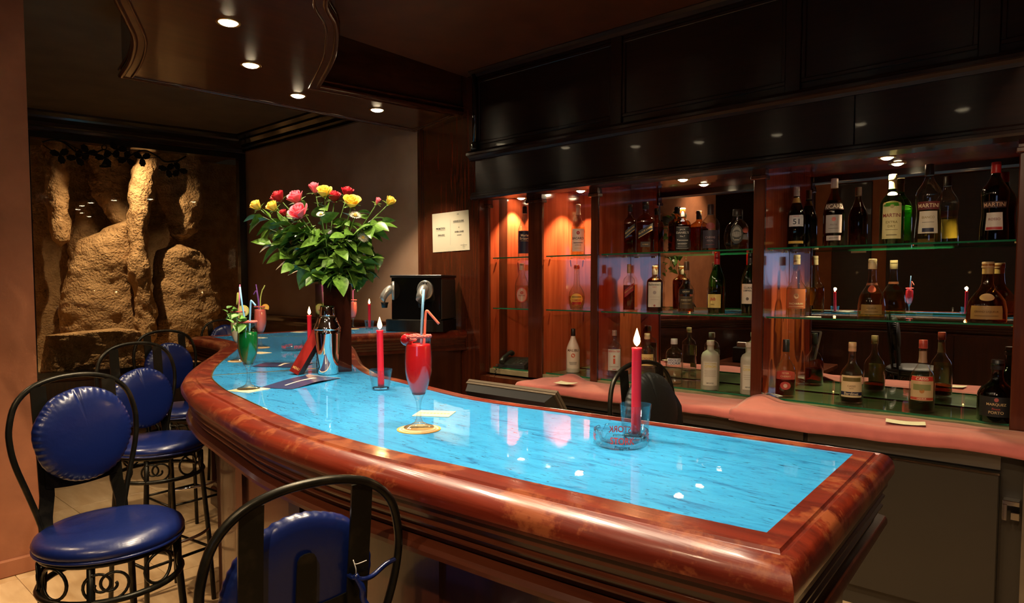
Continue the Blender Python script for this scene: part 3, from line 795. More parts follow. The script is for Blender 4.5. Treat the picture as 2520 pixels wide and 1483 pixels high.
# pink cloths on the counter
def cloth(name, label, x0, x1, y0, y1, z, drop, seed, lift=()):
    NX, NY = 90, 22; rng = random.Random(seed); pts = []
    prof = []
    L = (y1 - y0) + drop
    for j in range(NY + 1):
        s = L * j / NY
        if s < y1 - y0 - .0: prof.append((y1 - s, 0, 0))
        else:
            k = (s - (y1 - y0)); r = .03
            a = min(k / r, pi / 2)
            yy = y0 - r * sin(a); zz = -r * (1 - cos(a)) - max(0, k - r * pi / 2)
            prof.append((yy, zz, 1))
    rings = []
    for i in range(NX + 1):
        x = x0 + (x1 - x0) * i / NX; ring = []
        for y, dz, hang in prof:
            w = noise.noise(V((x * 2.3, y * 5, seed))) * .010 + noise.noise(V((x * 7.0, y * 9, seed + 3))) * .005
            zz = z + .004 + abs(w) + dz * (1 + .25 * noise.noise(V((x * 1.7, seed, 0))))
            for lx, lw, lh, ly in lift:
                zz += lh * math.exp(-((x - lx) / lw) ** 2) * math.exp(-((y - ly) / .12) ** 2)
            yy = y + (noise.noise(V((x * 3.1, 3, seed))) * .012 if hang else 0)
            if not hang: yy += noise.noise(V((x * 2.1, 8, seed))) * .012 * ((y - y0) / (y1 - y0))
            ring.append((x + .01 * noise.noise(V((x, y * 6, seed + 9))), yy, zz))
        rings.append(ring)
    mb = MB().loft(rings, False)
    o = mb.build(name, 'pink_cloth'); md = o.modifiers.new('thickness', 'SOLIDIFY'); md.thickness = .003
    return tag(o, label, 'cloth', 'cloths covering the steel counter')
cloth('pink_cloth', 'pink cloth on the left of the steel counter under the black-backed stool', -2.72, -1.17, CYF + .01, NYF - .02, CT, .06, 2, ((-2.50, .09, .045, 3.44), (-2.0, .2, .012, 3.3)))
cloth('pink_cloth', 'pink cloth with rumpled left end along the right of the steel counter', -1.32, .55, CYF + .01, NYF - .02, CT + .006, .075, 5, ((-1.26, .09, .040, 3.42), (-1.05, .12, .016, 3.36), (-.35, .2, .010, 3.2)))
# ================================================================== stools
def make_stool(name, label, vinyl, group, seed=0, full=True):
    """bar stool, faces +x, seat centre over the origin"""
    t = thing(name, label, 'bar stool', (0, 0, 0), 0, group)
    se = MB().lathe([(.02, .722), (.150, .716), (.178, .714), (.187, .722), (.190, .733), (.184, .746), (.168, .756), (.13, .762), (.07, .765), (.004, .766)], 48).build('seat', vinyl, t)
    MB().tube([(.186 * cos(a), .186 * sin(a), .7165) for a in [2 * pi * i / 40 for i in range(40)]], .005, 6, closed=True).build('piping', vinyl, se)
    for nm, r, z, rr in (('seat_ring', .172, .704, .008), ('lower_ring', .178, .605, .009)):
        MB().tube([(r * cos(a), r * sin(a), z) for a in [2 * pi * i / 40 for i in range(40)]], rr, 8, closed=True).build(nm, 'black_metal', t)
    # ornament between the rings: hoops and pairs of scrolls
    R = .176
    def wrap(c, u, z): a = c + u / R; return (R * cos(a), R * sin(a), z)
    for k in range(8):
        c = 2 * pi * k / 8 + .2
        if k % 2 == 0:
            MB().tube([wrap(c, .044 * cos(a), .655 + .043 * sin(a)) for a in [2 * pi * i / 22 for i in range(22)]], .0045, 6, closed=True).build('hoop', 'black_metal', t)
        else:
            for s in (-1, 1):
                pts = []
                for i in range(30):
                    q = i / 29; a = -pi / 2 + s * 2.6 * pi * q; rad = .046 * (1 - .78 * q)
                    pts.append(wrap(c, s * .014 + rad * cos(a) * 1.0 + (-s * .0), .650 + rad * sin(a) * .95))
                MB().tube(pts, .004, 6).build('scroll', 'black_metal', t)
    for k in range(4):
        a = pi / 4 + k * pi / 2
        c, s = cos(a), sin(a)
        MB().tube([(.168 * c, .168 * s, .70), (.176 * c, .176 * s, .60), (.200 * c, .200 * s, .30), (.215 * c, .215 * s, .0)], .0105, 8).build('leg', 'black_metal', t)
        b = a + pi / 2
        MB().tube([(.205 * cos(a), .205 * sin(a), .245), (.205 * cos(b), .205 * sin(b), .245)], .007, 6).build('stretcher', 'black_metal', t)
    MB().tube([(.2 * cos(a), .2 * sin(a), .335) for a in [-pi / 4 + pi / 2 * i / 14 for i in range(15)]], .007, 8).build('foot_rail', 'chrome', t)
    # balloon-shaped back hoop
    def bx(z): return -.135 - .045 * max(0, (z - .72) / .45)
    half = [(.108, .70), (.116, .76), (.140, .85), (.166, .94), (.175, 1.00), (.173, 1.05), (.154, 1.11), (.112, 1.15), (.058, 1.168), (0, 1.173)]
    pts = [(y, z) for y, z in half] + [(-y, z) for y, z in reversed(half[:-1])]
    MB().tube(catmull([(bx(z), y, z) for y, z in pts], 4), .0080, 10).build('back_hoop', 'black_metal', t)
    for s in (-1, 1):
        rows = []
        for y, z, w in ((.097, 1.152, .020), (.097, 1.08, .020), (.095, .95, .020), (.097, .84, .019), (.106, .78, .018), (.108, .71, .018)):
            x = bx(z) + .004
            rows.append([(x - .002, s * y - w, z), (x - .002, s * y + w, z), (x + .003, s * y + w, z), (x + .003, s * y - w, z)])
        fix_normals(MB().loft(rows, True, True, True, smooth=False).build('slat', 'black_metal', t))
    mb = MB()
    rows = []
    for i in range(13):
        y = -.10 + .20 * i / 12; z = .905 - .010 * (1 - (y / .1) ** 2); x = bx(.9) + .0065
        rows.append([(x + .004, y, z - .042), (x + .007, y, z - .042), (x + .003, y, z + .048), (x, y, z + .048)])
    fix_normals(mb.loft(rows, True, True, True, smooth=False).build('cross_plate', 'black_metal', t))
    rows = []
    for z, w in ((.94, .0185), (.98, .0182), (1.02, .0175), (1.035, .0165), (1.043, .012), (1.046, .005)):
        x = bx(z) + .006
        rows.append([(x, -w, z), (x + .004, -w, z), (x + .004, w, z), (x, w, z)])
    fix_normals(MB().loft(rows, True, True, True, smooth=False).build('tongue', 'black_metal', t))
    # round gathered back cushion
    NP = 240; cz = 1.005; tl = atan2(.045, .45); rings = []
    prof = [(.004, 0), (.06, .0), (.11, .001), (.126, .005), (.134, .012), (.137, .021), (.1355, .029), (.1315, .036), (.1265, .0405), (.119, .0445), (.105, .049), (.085, .053), (.05, .056), (.004, .057)]
    for k, (r, h) in enumerate(prof):
        ring = []
        for j in range(NP):
            a = 2 * pi * j / NP
            g = (sin(a * 46 + 2 * sin(a * 3)) * .5 + .5) * (.5 + .5 * noise.noise(V((cos(a) * 3, sin(a) * 3, seed + 2))))
            edge = math.exp(-((r - .133) / .007) ** 2)
            rr = r * (1 - .014 * g * edge) + noise.noise(V((cos(a) * 2, sin(a) * 2, seed))) * .004 * (r / .15)
            hh = h - .006 * g * edge * (k > 5)
            if k > 6: hh -= .007 * max(0, 1 - abs(a - 1.75) / .07) * max(0, (r - .05) / .09)
            z = rr * sin(a); y = rr * cos(a)
            ring.append((bx(cz) + .011 + hh - tl * z, y, cz + z))
        rings.append(ring)
    cu = MB().loft(rings, True, True, True).build('back_cushion', vinyl, t)
    fix_normals(cu)
    for s in (-1,):
        x = bx(.99) - .006
        MB().tube(catmull([(x + .012, s * .078, .985), (x - .004, s * .080, .985), (x - .010, s * .096, .980), (x - .004, s * .118, .978), (x + .006, s * .150, .986), (x + .004, s * .172, .992)], 4), .0045, 6).build('cushion_tie', vinyl, t)
        MB().tube(catmull([(x - .004, s * .082, .990), (x - .012, s * .092, .965), (x - .010, s * .094, .945), (x - .013, s * .104, .925)], 4), .006, 6).build('tie_end', vinyl, t)
        MB().tube(catmull([(x - .006, s * .083, .990), (x - .016, s * .078, 1.005), (x - .014, s * .074, 1.022), (x - .012, s * .080, 1.012), (x - .014, s * .100, 1.014)], 4), .0009, 4).build('loose_thread', 'paper_white', t)
    return t
stool = make_stool('bar_stool', 'blue vinyl bar stool in front, nearest, its slatted back turned to the camera', 'blue_vinyl', 'blue vinyl bar stools', 1)
spots = [((-1.10, .60), 172, None), ((-2.095, .650), 11, 'blue vinyl bar stool beside the pink pier, first of the row of three'),
         ((-3.11, 1.165), 8, 'blue vinyl bar stool in the middle of the row of three at the bend'), ((-3.845, 1.565), 4, 'blue vinyl bar stool farthest back in the row, before the showcase'),
         ((-4.72, 2.33), 10, 'bar stool behind the far corner of the bar, mostly hidden')]
for i, ((x, y), a, lab) in enumerate(spots):
    s = stool if i == 0 else copy_tree(stool)
    s.scale = (1, 1, 1)
    s.location = (x, y, 0); s.rotation_euler = (0, 0, radians(a))
    if i:
        for c in [c for c in s.children if c.name.split('.')[0] in ('cushion_tie', 'tie_end', 'loose_thread')]: bpy.data.objects.remove(c)
    for c in s.children:
        if c.name.startswith('back_cushion'): dz = (-.03, 0, -.078, -.035, 0)[i]; c.location = (.004 - dz * .1, 0, dz)
    if lab: s['label'] = lab
    else: s.scale = (.96, .96, .96)
bs = make_stool('bar_stool', 'bar stool with a black cushion behind the bar, before the pink cloth', 'black_vinyl', 'barkeeper stool', 4)
bs.location = (-.985, 1.99, 0); bs.rotation_euler = (0, 0, radians(-8))
# black apron hung over the barkeeper's stool
mb = MB(); rings = []
for i in range(25):
    u = i / 24; ring = []
    for j in range(13):
        v = j / 12
        y = -.15 + .30 * u; top = 1.10 - .22 * (abs(y - .02) / .16) ** 2 * .6
        z = top - v * .42
        fold = .012 * sin(u * 19 + v * 2) * v
        x = .045 + .02 * v + fold
        ring.append((x, y * (1 + .25 * v), z))
    rings.append(ring)
ap = mb.loft(rings, False).build('apron', 'black_vinyl')
md = ap.modifiers.new('thickness', 'SOLIDIFY'); md.thickness = .006
ap.location = (-.985 - .155, 1.99 + .02, 0); ap.rotation_euler = (0, 0, radians(-8)); tag(ap, 'black apron hung over the back of the stool behind the bar', 'apron')
# ================================================================== things on the bar
ZB1 = 1.100
def onbar(px, py, z=ZB1): p = on_z(px, py, z); return (p.x, p.y, z)
def ringpts(r, z, n=28, c=(0, 0)): return [(c[0] + r * cos(2 * pi * i / n), c[1] + r * sin(2 * pi * i / n), z) for i in range(n)]
def coaster(px, py, label, kind='round', rz=0.0, r=.049):
    x, y, z = onbar(px, py); t = thing('coaster', label, 'coaster', (x, y, z), rz, 'paper coasters')
    if kind == 'round':
        MB().lathe([(r, 0), (r, .0016)], 40).build('card', 'coaster_orange', t)
        MB().lathe([(r * .90, .0016), (r * .90, .0019)], 40).build('printed_face', 'coaster_cream', t)
        MB().tube(ringpts(r * .78, .0019), .0007, 4, closed=True).build('printed_ring', 'coaster_orange', t)
    else:
        w = r * (1.0 if kind == 'square' else .95); h = r * (1.0 if kind == 'square' else .72)
        MB().box(-w, w, -h, h, 0, .0016, .0004).build('card', 'coaster_cream', t)
        mb = MB()
        for k in range(9): mb.box(-w * .8 + k * w * .19, -w * .8 + k * w * .19 + w * .12, -.004, .004, .0016, .0019)
        mb.build('print', 'gold_ink', t)
    return t
def leaf_mesh(mb, M, L, Wd, curl=.15, n=5):
    """add a pointed, folded leaf lying along +x of the frame M"""
    rows = []
    for i in range(n + 1):
        u = i / n; w = Wd * (sin(pi * min(1, u ** .75)) ** .9) * (1 - .15 * u) + 1e-4; x = L * u; z = -curl * L * u * u
        rows.append([M @ V((x, -w, z + .28 * w)), M @ V((x, 0, z)), M @ V((x, w, z + .28 * w))])
    mb.loft(rows, False, smooth=True)
def bendstraw(t, name, pts, mat, r=.0030):
    return MB().tube(pts, r, 8).build(name, mat, t)
def flute(px, py, label, juice, level, straws=(), extras=(), H=.220, zoff=.002, rz=0.0):
    """champagne flute: foot, stem, bowl, drink, sugared rim, straws and garnish"""
    x, y, _ = onbar(px, py); t = thing('cocktail_glass', label, 'cocktail', (x, y, ZB1 + zoff), rz, 'cocktails in flute glasses')
    foot = [(.036, .0), (.0365, .0012), (.034, .0030), (.020, .0075), (.010, .0135), (.0062, .022), (.0046, .036), (.0048, .052), (.0075, .066), (.0125, .076), (.0165, .083), (.0140, .0835), (.004, .079)]
    MB().lathe([(.001, 0)] + foot + [(.0005, .078)], 36).build('foot_and_stem', 'stem_glass', t)
    b = [(.0150, .080), (.0222, .096), (.0280, .115), (.0314, .135), (.0322, .155), (.0316, .175), (.0302, .195), (.0285, H)]
    inn = [(r - .0011, z) for r, z in reversed(b)]
    MB().lathe(b + inn, 36, cap0=False, cap1=False).build('bowl', 'clear_glass', t)
    liq = [(.0008, .0835)] + [(r - .0013, z) for r, z in b[:-1] if z < level] 
    rl = None
    for (r0, z0), (r1, z1) in zip(b, b[1:]):
        if z0 <= level <= z1: rl = r0 + (r1 - r0) * (level - z0) / (z1 - z0) - .0013
    liq += [(rl, level), (.0005, level - .0006)]
    MB().lathe(liq, 36).build('drink', juice, t)
    mb = MB(); rng = random.Random(int(px))
    mb.tube([(r[0] * (1 + rng.uniform(-.02, .02)), r[1] * (1 + rng.uniform(-.02, .02)), r[2] + rng.uniform(-.001, .001)) for r in ringpts(.0285, H - .001, 40)], .0037, 6, closed=True)
    mb.build('sugar_rim', 'sugar_rim', t)
    for pts, mat in straws: bendstraw(t, 'straw', pts, mat)
    for f in extras: f(t)
    return t
cam_right = V((RT.x, RT.y, 0)); cam_back = V((-FW.x, -FW.y, 0)).normalized()
def cr(a, b, z): p = cam_right * a + cam_back * b; return (p.x, p.y, z)      # offset to the viewer's right / towards the viewer
def wedge(mat, right, up, r=.022, toward=.0, full=False):
    def f(t):
        mb = MB(); c = V(cr(right, toward, up)); n = 18
        a0, a1 = (0, 2 * pi) if full else (-.6, pi + .2)
        u = cam_right; w = V((0, 0, 1)); nn = cam_back
        ring = lambda rr, o: [c + u * rr * cos(a0 + (a1 - a0) * i / n) + w * rr * sin(a0 + (a1 - a0) * i / n) + nn * o for i in range(n + (0 if full else 1))]
        mb.loft([ring(r, -.0025), ring(r, .0025)], full, True, True, smooth=False)
        o = fix_normals(mb.build('fruit_slice', mat, t))
        m2 = MB(); m2.loft([ring(r * .86, -.003), ring(r * .86, .003)], full, True, True, smooth=False)
        fix_normals(m2.build('fruit_flesh', 'lime_flesh' if full else 'orange_flesh', o))
    return f
pbr('lime_flesh', (.80, .70, .28), .35); pbr('orange_flesh', (.98, .56, .12), .35)
def cherry_on_rim(t):
    c = cr(-.026, .006, .211)
    o = MB().sphere(c, .0155, 18, 12, (1, 1, .95)).build('cherry', 'cherry', t)
    MB().sphere(cr(-.012, .012, .212), .010, 12, 8, (1.2, 1, .5)).build('fruit_slice', 'straw_red', t)
def mint_sprig(t):
    rng = random.Random(3)
    for k in range(20):
        a = rng.uniform(0, 2 * pi); M = Matrix.Translation(cr(-.020 + rng.uniform(-.020, .022), .014 + rng.uniform(-.012, .018), .188 + rng.uniform(.0, .046))) @ Matrix.Rotation(a, 4, 'Z') @ Matrix.Rotation(rng.uniform(-.7, .9), 4, 'Y') @ Matrix.Rotation(rng.uniform(-.6, .6), 4, 'X')
        mb = MB(); leaf_mesh(mb, M, rng.uniform(.028, .044), rng.uniform(.010, .015), .3); mb.build('mint_leaf', 'mint', t)
    MB().tube(catmull([cr(-.006, 0, .16), cr(-.012, .005, .19), cr(-.016, .006, .222)], 3), .0014, 5).build('mint_stem', 'stem_green', t)
flute(1031, 1053, 'tall flute of bright red cocktail with a cherry on the rim', 'red_juice', .200,
      [([cr(.004, 0, .10), cr(.008, .0, .235), cr(.0105, .0, .270), cr(.0135, 0, .290), cr(.022, -.002, .335)][0:2] + [cr(.0095, 0, .262), cr(.010, 0, .275), cr(.0135, .0, .330)], 'straw_blue'),
       (catmull([cr(.010, .004, .12), cr(.016, .004, .23), cr(.0185, .004, .272), cr(.022, .004, .279), cr(.030, .004, .271), cr(.050, .004, .248)], 4), 'straw_red')], [cherry_on_rim])
flute(612, 957, 'flute of dark green cocktail topped with mint leaves', 'green_juice', .186,
      [([cr(.004, 0, .12), cr(-.008, 0, .225), cr(-.016, 0, .275), cr(-.022, 0, .333)], 'straw_blue'),
       (catmull([cr(.004, .004, .12), cr(.010, .004, .22), cr(.014, .004, .282), cr(.018, .004, .286), cr(.030, .004, .272)], 4), 'straw_blue')], [mint_sprig])
flute(588, 887, 'pale lime cocktail in a flute behind the green one', 'pale_juice', .170,
      [([cr(-.004, 0, .12), cr(.004, 0, .225), cr(.012, 0, .34)], 'straw_pink'), (catmull([cr(.0, 0, .12), cr(.006, 0, .24), cr(.003, 0, .295), cr(.000, 0, .297), cr(-.004, 0, .25)], 4), 'straw_yellow')],
      [wedge('lime', .020, .222, .026, -.01, True), mint_sprig])
flute(642, 854, 'pink cocktail in a flute with an orange slice on the rim', 'pink_juice', .205,
      [(catmull([cr(-.004, 0, .12), cr(-.010, 0, .25), cr(-.018, 0, .30), cr(-.024, 0, .302), cr(-.034, 0, .285)], 4), 'straw_purple'), ([cr(.0, 0, .12), cr(-.006, 0, .25), cr(-.020, 0, .34)], 'straw_purple'),
       (catmull([cr(.004, 0, .12), cr(.002, 0, .25), cr(.014, 0, .31), cr(.018, 0, .315), cr(.028, 0, .335)], 4), 'straw_yellow')], [wedge('orange_fruit', .030, .214, .020, .004)])
flute(869, 808, 'far pink cocktail half hidden behind the dark vase', 'pink_juice', .205,
      [(catmull([cr(.0, 0, .12), cr(.004, 0, .28), cr(.014, 0, .33)], 3), 'straw_pink'), (catmull([cr(.004, 0, .12), cr(.0, 0, .29), cr(.006, 0, .295), cr(.03, 0, .305)], 3), 'straw_pink')])
coaster(1031, 1056, 'round cream coaster with orange rim under the red cocktail', 'round', 0, .052)
coaster(612, 959, 'square cream coaster under the green cocktail', 'square', .3, .047)
coaster(588, 888, 'round coaster under the pale lime cocktail', 'round', 0, .047)
coaster(642, 855, 'round coaster under the pink cocktail with the orange slice', 'round', 0, .047)
coaster(869, 809, 'round coaster under the far pink cocktail beside the vase', 'round', 0, .047)
coaster(1069, 1018, 'loose cream coaster lying behind the red cocktail', 'oblong', .55, .052)
coaster(640, 868, 'loose white coaster between the pink and the green cocktail', 'oblong', .2, .048)
coaster(735, 817, 'loose coaster far back beside the red menu', 'oblong', .2, .048)
coaster(640, 831, 'loose coaster far back behind the pink cocktail', 'oblong', .1, .042)

# candles in tumblers
def candle(px, py, label, H, glabel, lean=0.0, gh=.066, gr=.038):
    x, y, _ = onbar(px, py)
    g = thing('tumbler', glabel, 'glass', (x, y, ZB1 + .0005), 0, 'tumblers holding candles')
    k = gh / .060
    MB().lathe([(.001, 0), (gr * .72, 0), (gr * .74, .002), (gr * 1.0, .060 * k), (gr * .96, .060 * k), (gr * .70, .009 * k), (.001, .008 * k)], 36).build('glass_body', 'clear_glass', g)
    MB().lathe([(.001, .0008), (gr * .69, .0008), (gr * .70, .0065 * k), (.001, .006 * k)], 32).build('thick_base', 'solid_glass', g)
    t = thing('candle', label, 'candle', (x + .002, y, ZB1 + .0095 * k), 0, 'lit red candles'); t.rotation_euler = (0, lean, 0)
    MB().lathe([(.0105, 0), (.0108, .01), (.0106, H - .006), (.0116, H - .001), (.0108, H), (.004, H - .003), (.0005, H - .003)], 24).build('wax', 'wax', t)
    MB().tube([(0, 0, H - .004), (.0004, 0, H + .006), (.0016, 0, H + .009)], .0008, 5).build('wick', 'wick', t)
    MB().lathe([(.0004, H + .003), (.0052, H + .008), (.0076, H + .014), (.0070, H + .021), (.0040, H + .031), (.0004, H + .043)], 16).build('flame', 'flame', t)
    l = bpy.data.lights.new('candle_light', 'POINT'); l.energy = 1.3; l.color = (1, .55, .22); l.shadow_soft_size = .012
    lo = bpy.data.objects.new('candle_light', l); COL.objects.link(lo); lo.location = (x, y, ZB1 + H + .038)
candle(1563, 1080, 'tall lit red candle nearest the camera, behind the ashtray', .192, 'glass tumbler holding the nearest candle, behind the ashtray', 0, .078, .036)
candle(937, 958, 'lit red candle left of the red cocktail', .184, 'glass tumbler of the candle left of the red cocktail', -.02)
candle(909, 809, 'lit red candle far back before the coffee machine', .178, 'glass tumbler of the far candle before the coffee machine')
candle(762, 868, 'lit red candle standing behind the red menu', .178, 'glass tumbler of the candle hidden behind the red menu')

# ashtrays
def ashtray(px, py, label, rz):
    x, y, _ = onbar(px, py); t = thing('ashtray', label, 'ashtray', (x, y, ZB1 + .0005), rz, 'printed glass ashtrays')
    R, H, n = .058, .036, 96
    def notch(a):
        d = min(abs((a - k * pi / 2 - pi / 4 + pi) % (2 * pi) - pi) for k in range(4)); return .013 * max(0, 1 - (d / .17) ** 2) ** .6
    prof = [(.50 * R, 0, 0), (.90 * R, 0, 0), (.96 * R, .004, 0), (R, .012, 0), (R, H * .8, .8), (.995 * R, H - .001, 1), (.965 * R, H, 1), (.91 * R, H - .001, 1), (.87 * R, H * .8, .8), (.80 * R, .013, 0), (.76 * R, .010, 0), (.3 * R, .009, 0), (.002, .009, 0)]
    rings = []
    for r, z, k in prof:
        rings.append([(r * cos(a), r * sin(a), z - k * notch(a)) for a in [2 * pi * j / n for j in range(n)]])
    MB().loft(rings, True, True, True).build('glass_bowl', 'ashtray_glass', t)
    for k in range(4):
        a0 = k * pi / 2
        def place(u, v, zc): return ((R + .0006) * cos(a0 + u / R), (R + .0006) * sin(a0 + u / R), zc + v)
        mb = MB(); lettering(mb, 'STORK', .0145, lambda u, v: place(u, v, .0215), .050); mb.build('red_lettering', 'red_ink', t)
        mb = MB(); lettering(mb, 'Premiere', .006, lambda u, v: place(u, v, .0085), .034); mb.build('small_lettering', 'ink', t)
    return t
def toward_cam(px, py): p = on_z(px, py, 1.1); return atan2(-p.y, -p.x)
ashtray(1528, 1095, 'clear glass ashtray with red lettering in front of the nearest candle', toward_cam(1528, 1095) + .05)
ashtray(722, 862, 'clear glass ashtray with red print left of the red menu', toward_cam(722, 862) + .5)

# cocktail shaker
x, y, _ = onbar(808, 920)
sh = thing('cocktail_shaker', 'polished steel cocktail shaker in front of the dark vase', 'shaker', (x, y, ZB1 + .0005))
MB().lathe([(r * 1.26, z * 1.32) for r, z in [(.001, 0), (.028, 0), (.030, .004), (.0335, .06), (.0385, .118), (.0395, .128), (.0385, .1285)]], 40).build('body', 'chrome', sh)
MB().lathe([(r * 1.26, z * 1.32) for r, z in [(.0395, .1285), (.0405, .131), (.0405, .1345), (.0385, .138), (.033, .150), (.0295, .158), (.0285, .165), (.0265, .1665), (.001, .1665)]], 40, cap0=True).build('shoulder', 'chrome', sh)
MB().lathe([(r * 1.26, z * 1.32) for r, z in [(.0235, .1665), (.0232, .172), (.0215, .194), (.0195, .198), (.001, .1988)]], 32).build('cap', 'chrome', sh)

# vase and bouquet
vx, vy, _ = onbar(822, 912); VH = .345; vr = radians(74)
vase = thing('vase', 'tall square dark glossy vase holding the bouquet', 'vase', (vx, vy, ZB1 + .0005), vr)
hw = .054
mb = MB()
o = [(-hw, -hw), (hw, -hw), (hw, hw), (-hw, hw)]; i_ = [(p[0] * .9, p[1] * .9) for p in o]
mb.loft([[(*p, 0) for p in o], [(*p, VH) for p in o], [(*p, VH) for p in i_], [(*p, .01) for p in i_]], True, True, True, smooth=False)
fix_normals(mb.build('shell', 'vase_wood', vase))
for z in (.004, VH - .006): MB().loft([[(p[0] * 1.01, p[1] * 1.01, zz) for p in o] for zz in (z, z + .004)], True, True, True, smooth=False).build('edge_band', 'vase_wood', vase)
VT = V((vx, vy, ZB1 + VH))
def petal_bloom(mb, c, d, R, opened, seed, n=17):
    """rose: petals wrapped in a spiral round the axis d"""
    rng = random.Random(seed); d = V(d).normalized(); q = d.to_track_quat('Z', 'Y').to_matrix().to_4x4(); T = Matrix.Translation(c) @ q
    for k in range(n):
        f = k / (n - 1); a0 = k * 2.4 + rng.uniform(-.2, .2); rad = R * (.10 + .90 * f * opened); ht = R * (1.55 - .45 * f * opened); half = .55 + .50 * (1 - f)
        rows = []
        for i in range(5):
            u = i / 4; row = []
            for j in range(6):
                w = (j / 5 - .5) * 2; a = a0 + w * half * (1.25 - .35 * u)
                flare = rad * (.25 + .75 * sin(min(1, u * 1.05) * pi / 2)) + R * .20 * f * opened * u * u * u
                z = ht * u - R * .12 * u * u * w * w - R * .25 * f * opened * max(0, u - .75)
                row.append(T @ V((flare * cos(a), flare * sin(a), z)))
            rows.append(row)
        mb.loft(rows, False)
leaf_meshes = []
for k in range(3):
    mb = MB(); leaf_mesh(mb, Matrix.Identity(4), 1.0, .30 + .05 * k, .12 + .12 * k, 7); o = mb.build('leaf', 'rose_leaf'); leaf_meshes.append(o.data); bpy.data.objects.remove(o)
def add_leaf(t, p, d, L, roll, k):
    o = bpy.data.objects.new('leaf', leaf_meshes[k % 3]); COL.objects.link(o); o.parent = t
    d = V(d).normalized(); up = V((0, 0, 1)); y = up.cross(d)
    if y.length < .1: y = V((0, 1, 0))
    y.normalize(); z = d.cross(y)
    M = Matrix((d, y, z)).transposed().to_4x4() @ Matrix.Rotation(roll, 4, 'X')
    o.matrix_local = Matrix.Translation(p) @ M @ Matrix.Scale(L, 4)
    return o
PERP = V((-FW.x, -FW.y, 0)).normalized()
def bouquet_pt(px, py, toward):
    """point sighted on the upright plane through the vase, shifted towards (+) or away from the viewer"""
    d = ray(px, py); n = PERP; return CAM + d * ((VT + n * toward - CAM).dot(n) / d.dot(n))
rb = random.Random(11)
def flower(kind, px, py, toward, mat, label, cat, R=.021, opened=.8, nleaf=4, tilt=(0, 0, 1)):
    c = bouquet_pt(px, py, toward); root = VT + V((rb.uniform(-.026, .026), rb.uniform(-.026, .026), -.12))
    t = thing(kind, label, cat, tuple(root), 0, 'cut flowers in the dark vase')
    e = c - root; mid = V((e.x * .28, e.y * .28, e.z * .55)); path = catmull([V((0, 0, 0)), mid, e], 8)
    MB().tube(path, .0022, 6).build('stem', 'stem_green', t)
    d = (path[-1] - path[-3]).normalized() + V(tilt) * .2 + PERP * .45
    b0 = e
    mb = MB()
    if kind == 'rose':
        petal_bloom(mb, b0, d, R, opened, int(px)); bl = mb.build('bloom', mat, t); md = bl.modifiers.new('t', 'SOLIDIFY'); md.thickness = .0006
        mb = MB()
        for k in range(5):
            a = k * 2 * pi / 5; q = V(d).to_track_quat('Z', 'Y').to_matrix().to_4x4()
            leaf_mesh(mb, Matrix.Translation(b0) @ q @ Matrix.Rotation(a, 4, 'Z') @ Matrix.Rotation(-.5, 4, 'Y'), R * 1.1, R * .22, .3, 4)
        mb.build('sepals', 'stem_green', t)
    else:
        q = V(d).to_track_quat('Z', 'Y').to_matrix().to_4x4()
        for ring, (n, L, el) in enumerate(((20, R, .12), (16, R * .8, .5), (12, R * .55, .9))):
            for k in range(n): leaf_mesh(mb, Matrix.Translation(b0) @ q @ Matrix.Rotation(2 * pi * k / n + ring * .2, 4, 'Z') @ Matrix.Rotation(-el, 4, 'Y'), L, R * .10, -.1, 3)
        mb.build('petals', 'daisy', t); MB().sphere(b0 + V(d).normalized() * R * .18, R * .25, 10, 6).build('eye', 'rose_yellow', t)
    for k in range(nleaf):
        s = rb.uniform(.45, .92); p = path[int(s * (len(path) - 1))]
        dd = V((rb.uniform(-1, 1), rb.uniform(-1, 1), rb.uniform(-.5, .4))) + e.normalized() * .3
        add_leaf(t, p, dd, rb.uniform(.045, .075), rb.uniform(-.7, .7), k)
    return t
FL = [('yellow', 640, 503, .05, 'small yellow rose farthest left in the bouquet', .019, .7), ('yellow', 679, 506, .08, 'half-open yellow rose second from the left in the bouquet', .019, .75), ('yellow', 799, 473, .06, 'yellow rose at the top of the bouquet', .022, .85),
      ('yellow', 864, 497, .07, 'open yellow rose right of the top of the bouquet', .023, .95), ('yellow', 954, 492, .00, 'yellow rosebud farthest right in the bouquet', .018, .7),
      ('pink', 735, 488, .06, 'large pink rose left of the top of the bouquet', .024, .85), ('pink', 742, 523, .11, 'open pink rose low in front of the bouquet', .026, 1.0), ('pink', 777, 466, .00, 'pink rose behind the topmost yellow rose', .022, .5), ('pink', 926, 491, .02, 'slim pink rosebud at the right of the bouquet', .014, .4),
      ('red', 694, 484, .00, 'dark red rose at the left, behind the pink one', .022, .8), ('red', 822, 486, -.02, 'dark red rose between the two big yellow roses', .022, .8), ('red', 853, 474, -.05, 'dark red rose at the back right of the bouquet', .021, .8), ('red', 703, 520, .04, 'small dark red rose low at the left of the bouquet', .014, .7)]
for c, px, py, tw, lab, R, op in FL:
    flower('rose', px, py + 12, tw, 'rose_' + c, lab, 'rose', R * 1.45, op, 6)
for px, py, tw, lab, R in ((790, 528, .10, 'small white daisy hidden in the middle of the leaves', .014), (874, 531, .09, 'white daisy at the right middle of the bouquet', .019), (893, 586, .09, 'white daisy lowest at the right of the bouquet', .019)):
    flower('daisy', px, py, tw, None, lab, 'daisy', R * 1.35, 1, 3)
